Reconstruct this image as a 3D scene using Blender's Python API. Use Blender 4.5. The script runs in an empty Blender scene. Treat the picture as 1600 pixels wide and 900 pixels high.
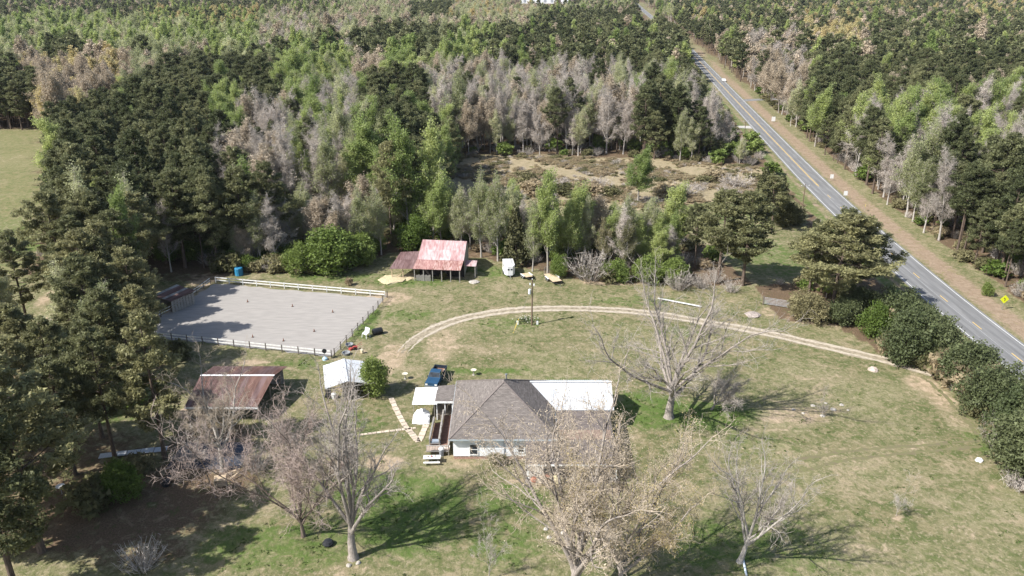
import bpy, math, random
import numpy as np
from mathutils import Vector, Matrix
random.seed(7)
S = bpy.context.scene
COL = S.collection
# ---------------------------------------------------------------- camera, sky, sun, exposure
F, CAMH, PITCH = 1244.0, 56.0, math.radians(21.5)
cp, sp = math.cos(PITCH), math.sin(PITCH)
cam_d = bpy.data.cameras.new('camera'); cam = bpy.data.objects.new('camera', cam_d); COL.objects.link(cam)
cam.location = (0, 0, CAMH); cam.rotation_euler = (math.pi/2-PITCH, 0, 0)
cam_d.sensor_width = 36; cam_d.lens = F/1600*36; cam_d.clip_start = 0.5; cam_d.clip_end = 12000
S.camera = cam
SUN_EL = math.radians(45); SUN_AZ = math.atan2(-0.902, -0.432)
W = bpy.data.worlds.new('World'); S.world = W; W.use_nodes = True
wn = W.node_tree.nodes; wl = W.node_tree.links
sky = wn.new('ShaderNodeTexSky'); sky.sky_type = 'NISHITA'; sky.sun_disc = False
sky.sun_elevation = SUN_EL; sky.sun_rotation = SUN_AZ; sky.air_density = 1.0; sky.dust_density = 1.5
wl.new(sky.outputs[0], wn['Background'].inputs[0]); wn['Background'].inputs[1].default_value = 0.11
sd = bpy.data.lights.new('sun', 'SUN'); sd.energy = 5.0; sd.angle = math.radians(0.53); sd.color = (1.0, 0.97, 0.92)
sun = bpy.data.objects.new('sun', sd); COL.objects.link(sun)
sun.rotation_euler = Vector((0.902*math.cos(SUN_EL), 0.432*math.cos(SUN_EL), -math.sin(SUN_EL))).to_track_quat('-Z', 'Y').to_euler()
sun.location = (-80, -30, 120)
S.view_settings.view_transform = 'Standard'; S.view_settings.look = 'None'; S.view_settings.gamma = 1
S.view_settings.use_curve_mapping = False; S.view_settings.exposure = 0.72
S.cycles.max_bounces = 5; S.cycles.diffuse_bounces = 2; S.cycles.glossy_bounces = 2; S.cycles.transmission_bounces = 3
S.cycles.transparent_max_bounces = 4; S.cycles.volume_bounces = 0

# ---------------------------------------------------------------- surveying: photo row/column -> ground point, and back
def G(px, py, z=0.0):
    q = py-450; t = (CAMH-z)/(q*cp+F*sp)
    return ((px-800)*t, t*(F*cp-q*sp))
def ZT(Y, py):
    q = py-450
    return CAMH-Y*(q*cp+F*sp)/(F*cp-q*sp)
def PROJ(x, y, z):
    x = np.asarray(x, float); y = np.asarray(y, float); dz = CAMH-np.asarray(z, float)
    dep = y*cp+dz*sp; q = -y*sp+dz*cp
    dep = np.where(dep > 0.5, dep, 0.5)
    return 800+F*x/dep, 450+F*q/dep
def inpoly(x, y, poly):
    x = np.asarray(x, float); y = np.asarray(y, float); r = np.zeros(x.shape, bool); n = len(poly); j = n-1
    for i in range(n):
        xi, yi = poly[i]; xj, yj = poly[j]
        if yi != yj:
            c = ((yi > y) != (yj > y)) & (x < (xj-xi)*(y-yi)/(yj-yi)+xi); r ^= c
        j = i
    return r
ROAD = [(77.6, -60), (77.8, 0), (78.4, 60), (79.4, 121.5), (80.6, 150), (86.2, 214.6), (97.9, 313), (109, 403.6), (143, 677), (178, 1000), (215, 1365), (262, 1800)]
_ry = np.array([p[1] for p in ROAD], float); _rx = np.array([p[0] for p in ROAD], float)
def road_x(y):
    y = np.asarray(y, float)
    return (np.interp(y-18, _ry, _rx)+np.interp(y, _ry, _rx)+np.interp(y+18, _ry, _rx))/3

# ---------------------------------------------------------------- materials
MATS = {}
def nodes(m):
    m.use_nodes = True; nt = m.node_tree; return nt, nt.nodes, nt.links, nt.nodes['Principled BSDF']
def mat(name, col, rough=0.8, var=0.2, scale=3.0, bump=0.0, metal=0.0, col2=None, stretch=None, detail=4, lo=.35, hi=.65, rand=0.0):
    if name in MATS: return MATS[name]
    m = bpy.data.materials.new(name); nt, N, L, b = nodes(m)
    tc = N.new('ShaderNodeTexCoord'); nz = N.new('ShaderNodeTexNoise'); nz.inputs['Scale'].default_value = scale
    nz.inputs['Detail'].default_value = detail
    src = tc.outputs['Object']
    if stretch:
        mp = N.new('ShaderNodeMapping'); mp.inputs['Scale'].default_value = stretch; L.new(src, mp.inputs[0]); src = mp.outputs[0]
    L.new(src, nz.inputs['Vector'])
    rp = N.new('ShaderNodeValToRGB'); rp.color_ramp.elements[0].position = lo; rp.color_ramp.elements[1].position = hi
    c1 = tuple(c*(1-var) for c in col); c2 = col2 or tuple(min(1, c*(1+var)) for c in col)
    rp.color_ramp.elements[0].color = (*c1, 1); rp.color_ramp.elements[1].color = (*c2, 1)
    L.new(nz.outputs['Fac'], rp.inputs[0]); out = rp.outputs[0]
    if rand:
        oi = N.new('ShaderNodeObjectInfo'); mr = N.new('ShaderNodeMapRange')
        mr.inputs[3].default_value = 1-rand; mr.inputs[4].default_value = 1+rand
        L.new(oi.outputs['Random'], mr.inputs[0]); mx = N.new('ShaderNodeVectorMath'); mx.operation = 'SCALE'
        L.new(out, mx.inputs[0]); L.new(mr.outputs[0], mx.inputs['Scale']); out = mx.outputs[0]
    L.new(out, b.inputs['Base Color']); b.inputs['Roughness'].default_value = rough; b.inputs['Metallic'].default_value = metal
    b.inputs['Specular IOR Level'].default_value = 0.3
    if bump:
        bp = N.new('ShaderNodeBump'); bp.inputs['Strength'].default_value = bump; bp.inputs['Distance'].default_value = .05
        L.new(nz.outputs['Fac'], bp.inputs['Height']); L.new(bp.outputs[0], b.inputs['Normal'])
    MATS[name] = m; return m
def leafmat(name, col, rough=0.6, rand=0.25, trans=0.25, hue=None):
    m = bpy.data.materials.new(name); nt, N, L, b = nodes(m)
    at = N.new('ShaderNodeAttribute'); at.attribute_name = 'tint'
    oi = N.new('ShaderNodeObjectInfo'); mr = N.new('ShaderNodeMapRange'); mr.inputs[3].default_value = 1-rand; mr.inputs[4].default_value = 1+rand
    L.new(oi.outputs['Random'], mr.inputs[0])
    mu = N.new('ShaderNodeMath'); mu.operation = 'MULTIPLY'; L.new(at.outputs['Fac'], mu.inputs[0]); L.new(mr.outputs[0], mu.inputs[1])
    mix = N.new('ShaderNodeMix'); mix.data_type = 'RGBA'
    L.new(oi.outputs['Random'], mix.inputs[0]); mix.inputs[6].default_value = (*col, 1); mix.inputs[7].default_value = (*(hue or col), 1)
    vm = N.new('ShaderNodeVectorMath'); vm.operation = 'SCALE'; L.new(mix.outputs[2], vm.inputs[0]); L.new(mu.outputs[0], vm.inputs['Scale'])
    L.new(vm.outputs[0], b.inputs['Base Color']); b.inputs['Roughness'].default_value = rough; b.inputs['Specular IOR Level'].default_value = .25
    tr = N.new('ShaderNodeBsdfTranslucent'); L.new(vm.outputs[0], tr.inputs[0])
    ms = N.new('ShaderNodeMixShader'); ms.inputs[0].default_value = trans
    L.new(b.outputs[0], ms.inputs[1]); L.new(tr.outputs[0], ms.inputs[2]); L.new(ms.outputs[0], N['Material Output'].inputs[0])
    MATS[name] = m; return m

# ---------------------------------------------------------------- mesh helpers
class MB:
    """collects boxes, tubes and polygons; build() links ONE mesh object"""
    def __init__(s): s.v = []; s.f = []
    def add(s, vs, fs):
        o = len(s.v); s.v += [tuple(v) for v in vs]; s.f += [tuple(i+o for i in f) for f in fs]; return s
    def box(s, c, d, rz=0.0, rx=0.0, ry=0.0):
        M = Matrix.Translation(c) @ Matrix.Rotation(rz, 4, 'Z') @ Matrix.Rotation(ry, 4, 'Y') @ Matrix.Rotation(rx, 4, 'X')
        vs = [M @ Vector((sx*d[0]/2, sy*d[1]/2, sz*d[2]/2)) for sz in (-1, 1) for sy in (-1, 1) for sx in (-1, 1)]
        return s.add(vs, [(0, 2, 3, 1), (4, 5, 7, 6), (0, 1, 5, 4), (2, 6, 7, 3), (0, 4, 6, 2), (1, 3, 7, 5)])
    def beam(s, a, b, w, h):
        a = Vector(a); b = Vector(b); d = (b-a); l = d.length; d.normalize()
        up = Vector((0, 0, 1)) if abs(d.z) < .95 else Vector((1, 0, 0)); x = d.cross(up).normalized(); u = x.cross(d)
        vs = [p+x*sx*w/2+u*su*h/2 for p in (a, b) for su in (-1, 1) for sx in (-1, 1)]
        return s.add(vs, [(0, 1, 3, 2), (4, 6, 7, 5), (0, 4, 5, 1), (2, 3, 7, 6), (0, 2, 6, 4), (1, 5, 7, 3)])
    def tube(s, pts, rad, n=6, cap=True):
        pts = [Vector(p) for p in pts]
        if not hasattr(rad, '__len__'): rad = [rad]*len(pts)
        vs = []; fs = []
        for i, p in enumerate(pts):
            d = (pts[min(i+1, len(pts)-1)]-pts[max(i-1, 0)]).normalized()
            up = Vector((0, 0, 1)) if abs(d.z) < .9 else Vector((1, 0, 0)); x = d.cross(up).normalized(); u = x.cross(d)
            vs += [p+(x*math.cos(a)+u*math.sin(a))*rad[i] for a in [2*math.pi*k/n for k in range(n)]]
        for i in range(len(pts)-1):
            for k in range(n): fs.append((i*n+k, i*n+(k+1) % n, (i+1)*n+(k+1) % n, (i+1)*n+k))
        if cap: fs += [tuple(range(n))[::-1], tuple((len(pts)-1)*n+k for k in range(n))]
        return s.add(vs, fs)
    def slab(s, pts, th):
        """polygon (3D points, counter-clockwise from above) thickened downwards by th"""
        n = len(pts); vs = [Vector(p) for p in pts]+[Vector(p)-Vector((0, 0, th)) for p in pts]
        return s.add(vs, [tuple(range(n)), tuple(range(2*n-1, n-1, -1))]+[(i, n+i, n+(i+1) % n, (i+1) % n) for i in range(n)])
    def lathe(s, c, prof, n=10):
        vs = []; fs = []; m = len(prof)
        for r, z in prof: vs += [(c[0]+r*math.cos(2*math.pi*k/n), c[1]+r*math.sin(2*math.pi*k/n), c[2]+z) for k in range(n)]
        for i in range(m-1):
            for k in range(n): fs.append((i*n+k, i*n+(k+1) % n, (i+1)*n+(k+1) % n, (i+1)*n+k))
        fs += [tuple(range(n))[::-1], tuple((m-1)*n+k for k in range(n))]
        return s.add(vs, fs)
    def build(s, name, m, parent=None, smooth=False):
        me = bpy.data.meshes.new(name); me.from_pydata(s.v, [], s.f); me.update()
        if smooth: me.polygons.foreach_set('use_smooth', [True]*len(me.polygons))
        return link(name, me, m, parent)
def link(name, me, m=None, parent=None):
    if m is not None:
        me.materials.clear(); me.materials.append(m)
    o = bpy.data.objects.new(name, me); COL.objects.link(o)
    if parent: o.parent = parent
    return o
def tag(o, label=None, cat=None, group=None, kind=None):
    if label: o['label'] = label
    if cat: o['category'] = cat
    if group: o['group'] = group
    if kind: o['kind'] = kind
    return o
def thing(name, label, cat, loc=(0, 0, 0), rz=0.0, group=None, scale=None):
    o = bpy.data.objects.new(name, None); COL.objects.link(o); o.location = loc; o.rotation_euler = (0, 0, rz)
    if scale: o.scale = scale
    return tag(o, label, cat, group)
def trimesh(name, V, T, tint=None):
    """numpy triangles -> mesh"""
    me = bpy.data.meshes.new(name); n = len(V); m = len(T)
    me.vertices.add(n); me.vertices.foreach_set('co', np.asarray(V, np.float32).ravel())
    me.loops.add(m*3); me.loops.foreach_set('vertex_index', np.asarray(T, np.int32).ravel())
    me.polygons.add(m); me.polygons.foreach_set('loop_start', np.arange(0, m*3, 3, dtype=np.int32))
    if tint is not None:
        a = me.attributes.new('tint', 'FLOAT', 'POINT'); a.data.foreach_set('value', np.asarray(tint, np.float32))
    me.update(calc_edges=True); return me
# ---------------------------------------------------------------- the ground: one sheet, zones by what grows or lies there
YARD = [(-400, 1100), (-400, 425), (120, 430), (330, 425), (450, 428), (560, 415), (610, 395), (760, 404), (900, 436), (1010, 444), (1180, 446), (1215, 500), (1300, 505), (1390, 560), (1500, 610), (1560, 700), (1600, 780), (1900, 900), (1900, 1100)]
FIELD = [(-300, 205), (76, 203), (84, 225), (72, 262), (78, 330), (60, 400), (30, 430), (-300, 440)]
CLEAR = [(690, 305), (722, 243), (985, 246), (1120, 258), (1190, 262), (1262, 332), (1262, 440), (1180, 446), (1060, 352), (900, 350), (700, 335)]
BROWNCLEAR = [(690, 305), (722, 243), (985, 246), (1190, 262), (1215, 300), (1060, 322), (1000, 328), (860, 322), (700, 335)]
RING = [G(519, 557), G(601, 466), G(336, 443), G(203, 523)]
def ell(lst, x, y):
    r = np.zeros(np.shape(x))
    for px, py, wpx, hpx, s in lst:
        cx, cy = G(px, py); rx = abs(G(px+wpx, py)[0]-cx); ry = abs(G(px, py-hpx)[1]-cy)
        d = ((x-cx)/rx)**2+((y-cy)/ry)**2
        r = np.maximum(r, s*np.clip(1.6-d, 0, 1))
    return r
DIRT = [(612, 560, 22, 26, .75), (690, 540, 26, 26, .62), (690, 520, 45, 9, .5), (605, 466, 40, 10, .7), (720, 430, 40, 6, .5), (960, 440, 60, 6, .75), (1080, 446, 40, 5, .6),
        (1215, 488, 30, 9, .6), (1300, 500, 60, 9, .8), (1440, 600, 26, 14, .75), (1465, 620, 22, 22, .7), (1500, 660, 20, 12, .5), (1240, 650, 55, 16, .62), (1200, 665, 50, 14, .45),
        (600, 722, 34, 12, .85), (100, 500, 34, 26, .9), (60, 545, 40, 20, .8), (70, 420, 40, 9, .8), (95, 455, 20, 22, .8), (325, 430, 30, 14, .85), (215, 500, 40, 14, .8), (395, 566, 24, 5, .95), (300, 645, 26, 10, .8),
        (290, 470, 28, 30, .6), (860, 752, 70, 9, .8), (940, 765, 50, 12, .6), (730, 724, 26, 4, .7), (1350, 735, 26, 7, .4), (1330, 725, 40, 10, .35), (1200, 700, 60, 9, .4), (1340, 718, 60, 9, .35), (1250, 712, 80, 4, .5), (1360, 700, 90, 4, .5), (1450, 690, 60, 4, .5), (1080, 560, 40, 8, .4), (900, 540, 60, 8, .35), (760, 545, 50, 10, .4), (1300, 590, 60, 8, .4), (1500, 830, 60, 16, .4), (1350, 860, 60, 14, .4), (1398, 808, 7, 5, 1.0), (1552, 763, 7, 4, 1.0), (1434, 845, 7, 4, .9), (330, 655, 30, 12, .6),
        (1560, 780, 25, 10, .4), (50, 340, 26, 22, .5), (40, 300, 10, 30, .4), (20, 250, 50, 12, .35), (560, 545, 20, 12, .5), (660, 655, 12, 8, .9), (1290, 640, 40, 8, .5), (540, 890, 40, 12, .5), (650, 580, 20, 12, .4), (1150, 470, 40, 6, .4)]
LUSH = [(640, 440, 60, 9, .8), (520, 432, 70, 8, .7), (760, 425, 60, 9, .7), (570, 500, 22, 26, .9), (640, 492, 40, 9, .6), (800, 505, 50, 10, .6), (760, 580, 80, 7, .7), (1010, 640, 60, 28, .9), (1100, 650, 90, 22, .95), (1180, 690, 60, 20, .5),
        (640, 800, 90, 60, .9), (560, 760, 60, 30, .7), (800, 780, 60, 30, .75), (780, 850, 70, 40, .6), (420, 850, 120, 34, .7), (1120, 850, 90, 40, .7), (1230, 850, 70, 40, .5), (890, 600, 60, 12, .5), (1060, 520, 40, 8, .5),
        (200, 620, 50, 40, .7), (480, 570, 60, 7, .6), (30, 350, 34, 20, .8), (20, 385, 60, 12, .8), (560, 660, 40, 24, .45), (1530, 690, 20, 24, .6), (1000, 470, 80, 8, .5), (1090, 445, 40, 5, .3), (1260, 860, 60, 30, .5), (1200, 400, 60, 30, .6), (1130, 340, 60, 30, .5), (970, 340, 60, 8, .6), (500, 850, 50, 40, .6)]
LITTER = [(150, 800, 190, 60, .85), (90, 720, 150, 50, .7), (320, 745, 90, 40, .8), (330, 690, 70, 30, .8), (220, 850, 100, 40, .6), (60, 620, 120, 50, .8), (150, 560, 120, 30, .7), (350, 560, 80, 8, .3), (290, 430, 80, 10, .6), (1290, 492, 55, 9, .9)]
def build_ground():
    def axis(a, b, st, lo, hi, far):
        near = list(np.arange(a, b+.01, st)); out = near[:]
        d = st; x = b
        while x < hi: d *= far; x += d; out.append(x)
        d = st; x = a
        while x > lo: d *= far; x -= d; out.insert(0, x)
        return np.array(out)
    xs = axis(-100, 112, 1.15, -5200, 5200, 1.22); ys = axis(44, 215, 1.15, -500, 7500, 1.10)
    X, Y = np.meshgrid(xs, ys); nx, ny = len(xs), len(ys)
    V = np.stack([X.ravel(), Y.ravel(), np.zeros(nx*ny)], 1)
    i = (np.arange(ny-1)[:, None]*nx+np.arange(nx-1)[None]).ravel()
    T = np.concatenate([np.stack([i, i+1, i+nx+1], 1), np.stack([i, i+nx+1, i+nx], 1)])
    me = trimesh('ground', V, T)
    x, y = V[:, 0], V[:, 1]; px, py = PROJ(x, y, 0)
    front = y > 30
    yard = (inpoly(px, py, YARD) & front) | (y <= 30)
    fld = inpoly(px, py, FIELD) & front; clr = inpoly(px, py, CLEAR) & front; bclr = inpoly(px, py, BROWNCLEAR) & front
    rd = x-road_x(y)
    verge = (rd > -9) & (rd < 14)
    forest = ~(yard | fld | clr | verge)
    red = np.clip(1-np.abs(rd-7.0)/3.6, 0, 1)*1.4*(y < 1500)+np.clip(1-np.abs(rd+5.6)/1.6, 0, 1)*.8
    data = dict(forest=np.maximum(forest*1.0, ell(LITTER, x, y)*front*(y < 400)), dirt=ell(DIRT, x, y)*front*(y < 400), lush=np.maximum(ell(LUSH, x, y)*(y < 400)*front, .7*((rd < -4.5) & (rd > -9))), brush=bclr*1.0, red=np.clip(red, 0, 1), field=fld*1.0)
    for k, v in data.items():
        a = me.attributes.new(k, 'FLOAT', 'POINT'); a.data.foreach_set('value', v.astype(np.float32))
    m = bpy.data.materials.new('ground'); nt, N, L, b = nodes(m)
    tc = N.new('ShaderNodeTexCoord')
    def noise(sc, det=5, rough=.6, dist=0.0, stretch=None):
        n = N.new('ShaderNodeTexNoise'); n.inputs['Scale'].default_value = sc; n.inputs['Detail'].default_value = det
        n.inputs['Roughness'].default_value = rough; n.inputs['Distortion'].default_value = dist
        s = tc.outputs['Object']
        if stretch:
            mp = N.new('ShaderNodeMapping'); mp.inputs['Scale'].default_value = stretch; L.new(s, mp.inputs[0]); s = mp.outputs[0]
        L.new(s, n.inputs['Vector']); return n.outputs['Fac']
    def ramp(s, a, c, lo=0., hi=1.):
        r = N.new('ShaderNodeMapRange'); r.inputs[1].default_value = a; r.inputs[2].default_value = c; r.inputs[3].default_value = lo; r.inputs[4].default_value = hi
        L.new(s, r.inputs[0]); return r.outputs[0]
    def mixc(fac, a, c):
        x_ = N.new('ShaderNodeMix'); x_.data_type = 'RGBA'
        if isinstance(fac, float): x_.inputs[0].default_value = fac
        else: L.new(fac, x_.inputs[0])
        for k, s in ((6, a), (7, c)):
            if isinstance(s, tuple): x_.inputs[k].default_value = (*s, 1)
            else: L.new(s, x_.inputs[k])
        return x_.outputs[2]
    def math_(op, a, c):
        n = N.new('ShaderNodeMath'); n.operation = op
        for k, s in ((0, a), (1, c)):
            if isinstance(s, (int, float)): n.inputs[k].default_value = s
            else: L.new(s, n.inputs[k])
        return n.outputs[0]
    def attr(k):
        a = N.new('ShaderNodeAttribute'); a.attribute_name = k; return a.outputs['Fac']
    fine = noise(5.5, 6, .75); mid = noise(.7, 6, .68, .6); big = noise(.075, 4, .6, .3); blades = noise(2.2, 5, .75, 0, (1, .6, 1)); clod = noise(.32, 7, .72, .8)
    grass = mixc(ramp(mid, .40, .60), (.225, .19, .108), (.092, .112, .04))
    grass = mixc(ramp(big, .4, .62), grass, mixc(ramp(mid, .38, .62), (.275, .24, .145), (.145, .15, .064)))
    grass = mixc(ramp(clod, .58, .65, 0, .8), grass, (.085, .115, .035))
    grass = mixc(ramp(noise(.9, 6, .75, 1.2), .60, .66, 0, .75), grass, (.07, .088, .03))
    grass = mixc(ramp(noise(.16, 6, .7, .8), .53, .63, 0, .75), grass, (.33, .265, .175))
    grass = mixc(ramp(noise(1.3, 5, .7, .5), .62, .72, 0, .6), grass, (.33, .26, .165))
    grass = mixc(ramp(noise(1.7, 3, .6, .4), .54, .60, 0, .55), grass, (.10, .115, .045))
    grass = mixc(ramp(noise(2.1, 4, .6, .2, (1, 1, 7)), .56, .62, 0, .6), grass, (.34, .285, .19))
    grass = mixc(math_('MULTIPLY', attr('field'), .6), grass, mixc(ramp(mid, .35, .6), (.25, .21, .11), (.145, .165, .06)))
    def masked(k, n, w=.5): return ramp(math_('ADD', attr(k), math_('MULTIPLY', math_('SUBTRACT', n, .5), 2.2)), .5-.16*w, .5+.3*w)
    lush = mixc(ramp(fine, .3, .7), (.055, .105, .022), (.125, .17, .045))
    col = mixc(masked('lush', mid, 1.6), grass, lush)
    dirt = mixc(ramp(mid, .35, .65), (.36, .27, .185), (.50, .39, .285)); dirt = mixc(ramp(fine, .4, .75), dirt, (.30, .225, .14))
    col = mixc(masked('dirt', mid, 1.0), col, dirt)
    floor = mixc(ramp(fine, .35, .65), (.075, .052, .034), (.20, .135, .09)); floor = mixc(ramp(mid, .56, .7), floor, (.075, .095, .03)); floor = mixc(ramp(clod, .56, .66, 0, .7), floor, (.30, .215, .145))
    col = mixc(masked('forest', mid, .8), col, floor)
    br = mixc(ramp(mid, .3, .65), (.26, .215, .13), (.37, .30, .20)); br = mixc(ramp(clod, .55, .68), br, (.12, .125, .045))
    col = mixc(masked('brush', mid, .6), col, br)
    rd_ = mixc(ramp(mid, .35, .65), (.25, .18, .125), (.335, .255, .185)); rd_ = mixc(ramp(clod, .56, .68), rd_, (.24, .21, .10))
    col = mixc(masked('red', mid, .9), col, rd_)
    col = mixc(ramp(blades, .38, .66, .0, .55), col, mixc(.55, col, (.05, .055, .02)))
    L.new(col, b.inputs['Base Color']); b.inputs['Roughness'].default_value = .95; b.inputs['Specular IOR Level'].default_value = .1
    bp = N.new('ShaderNodeBump'); bp.inputs['Strength'].default_value = .8; bp.inputs['Distance'].default_value = .16
    L.new(math_('ADD', blades, math_('MULTIPLY', mid, 1.2)), bp.inputs['Height']); L.new(bp.outputs[0], b.inputs['Normal'])
    o = link('ground', me, m); tag(o, kind='structure')
build_ground()

def ribbon(name, pts, m, z, edge_noise=0.0, kind='structure', thick=None):
    """strip of (x, y, left, right) stations"""
    V = []; T = []
    for i, (x, y, l, r) in enumerate(pts):
        a = pts[max(i-1, 0)]; c = pts[min(i+1, len(pts)-1)]; dx, dy = c[0]-a[0], c[1]-a[1]; n = math.hypot(dx, dy); nx_, ny_ = dy/n, -dx/n
        e1, e2 = random.uniform(-1, 1)*edge_noise, random.uniform(-1, 1)*edge_noise
        V += [(x-nx_*(l+e1), y-ny_*(l+e1), z), (x+nx_*(r+e2), y+ny_*(r+e2), z)]
        if i: k = 2*i; T += [(k-2, k-1, k+1), (k-2, k+1, k)]
    o = link(name, trimesh(name, V, T), m)
    if kind: o['kind'] = kind
    return o
asphalt = mat('asphalt', (.185, .184, .182), .85, .16, 1.1, .15, stretch=(1, .12, 1), detail=6)
paint_w = mat('white_road_paint', (.60, .60, .58), .7, .15, 4); paint_y = mat('faded_yellow_road_paint', (.58, .40, .14), .7, .15, 3)
ys = list(np.arange(-60, 420, 8.))+list(np.arange(420, 1800, 25.))
road = ribbon('road', [(float(road_x(y)), y, 3.95, 3.95) for y in ys], asphalt, .03)
for off in (-3.45, 3.45):
    tag(ribbon('edge_line', [(float(road_x(y))+off, y, .07, .07) for y in ys], paint_w, .036, kind=None), kind='structure').parent = road
for off in (-.14, .14):
    ribbon('centre_line', [(float(road_x(y))+off, y, .075, .075) for y in np.arange(222, 1200, 12.)], paint_y, .036, kind=None).parent = road
k = 0; yy = 62.
while yy < 225:
    ribbon('centre_dash', [(float(road_x(q)), q, .09, .09) for q in np.linspace(yy, yy+3.1, 3)], paint_y, .036, kind=None).parent = road; yy += 12.2
ribbon('centre_line', [(float(road_x(y))-.5, y, .05, .05) for y in np.arange(60, 222, 8.)], mat('worn_centre_strip', (.30, .30, .30), .8, .15, 3), .0345, kind=None).parent = road
wear = mat('worn_asphalt', (.16, .16, .159), .8, .14, 1.0, .1, stretch=(1, .1, 1), detail=6)
for off in (-2.55, -1.05, 1.0, 2.5): ribbon('tyre_wear', [(float(road_x(y))+off, y, .3, .3) for y in ys], wear, .033, .05, None).parent = road
# side roads at the bend
x0, y0 = G(1160, 157); x1, y1 = G(1215, 154)
ribbon('side_road', [(x0, y0, 3, 3), ((x0+x1)/2, (y0+y1)/2, 2.6, 2.6), (x1+20, y1+4, 2.5, 2.5)], asphalt, .022)
x0, y0 = G(1166, 199); ribbon('side_drive', [(x0+4, y0, 3, 3), (x0-4, y0+1, 2.6, 2.6), (x0-16, y0+3, 2.5, 2.5)], mat('pale_gravel', (.42, .40, .37), .9, .15, 2), .018)
# gravel farm drive with two wheel tracks
def spline(pts, n=8):
    out = []
    P = [pts[0]]+list(pts)+[pts[-1]]
    for i in range(1, len(P)-2):
        p0, p1, p2, p3 = [np.array(P[j], float) for j in (i-1, i, i+1, i+2)]
        for t in np.linspace(0, 1, n, endpoint=False): out.append(.5*((2*p1)+(-p0+p2)*t+(2*p0-5*p1+4*p2-p3)*t*t+(-p0+3*p1-3*p2+p3)*t**3))
    out.append(np.array(pts[-1], float)); return out
drv = spline([G(*p) for p in ((1458, 583), (1380, 562), (1280, 539), (1190, 519), (1100, 503), (1020, 490), (950, 484), (870, 482), (800, 485), (745, 493), (705, 503), (672, 517), (646, 533), (628, 552))], 9)
gravel = mat('drive_gravel', (.235, .195, .13), .95, .25, 1.6, .5, col2=(.34, .29, .21), detail=8)
track = mat('bleached_wheel_track', (.40, .345, .27), .95, .2, 2.0, .3, detail=8)
n = len(drv)
dr = ribbon('drive', [(p[0], p[1], 1.35*min(1, (n-1-i)/22+.15), 1.35*min(1, (n-1-i)/22+.15)) for i, p in enumerate(drv)], gravel, .012, .3)
for off, w in ((-.82, .36), (.85, .38)):
    pts = []
    for i, p in enumerate(drv):
        a = drv[max(i-1, 0)]; c = drv[min(i+1, n-1)]; d = (c-a)/np.linalg.norm(c-a); q = p+np.array([d[1], -d[0]])*off
        w_ = w*min(1, (n-1-i)/26+.08); pts.append((q[0], q[1], w_, w_))
    ribbon('wheel_track', pts, track, .02, .14, None).parent = dr
lawn_trk = mat('worn_lawn_track', (.215, .18, .11), .95, .3, 1.2, .2, col2=(.15, .15, .065), detail=8)
for pts_ in ([(1165, 735), (1230, 722), (1320, 706), (1420, 697), (1530, 688)], [(1190, 752), (1260, 733), (1340, 716), (1440, 706), (1535, 697)], [(1440, 588), (1470, 612), (1500, 645), (1528, 680)]):
    ribbon('lawn_track', [(p[0], p[1], .28, .28) for p in spline([G(*p) for p in pts_], 12)], lawn_trk, .005, .2)
# riding ring sand
def sheet(name, poly, z, m, jag=.5, step=1.2):
    P = []
    for i in range(len(poly)):
        a = np.array(poly[i], float); c = np.array(poly[(i+1) % len(poly)], float); k = max(1, int(np.linalg.norm(c-a)/step))
        for t in range(k): P.append(a+(c-a)*t/k+np.random.uniform(-jag, jag, 2))
    ce = np.mean(P, 0); V = [(*ce, z)]+[(*p, z) for p in P]; m_ = len(P)
    me = trimesh(name, V, [(0, 1+i, 1+(i+1) % m_) for i in range(m_)])
    return tag(link(name, me, m), kind='structure')
np.random.seed(3)
sand = mat('ring_sand', (.30, .28, .258), .95, .09, 1.1, .08, col2=(.325, .302, .277), detail=10, stretch=(.35, 1.6, 1))
sheet('riding_ring_sand', RING, .010, sand, .35)
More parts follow.
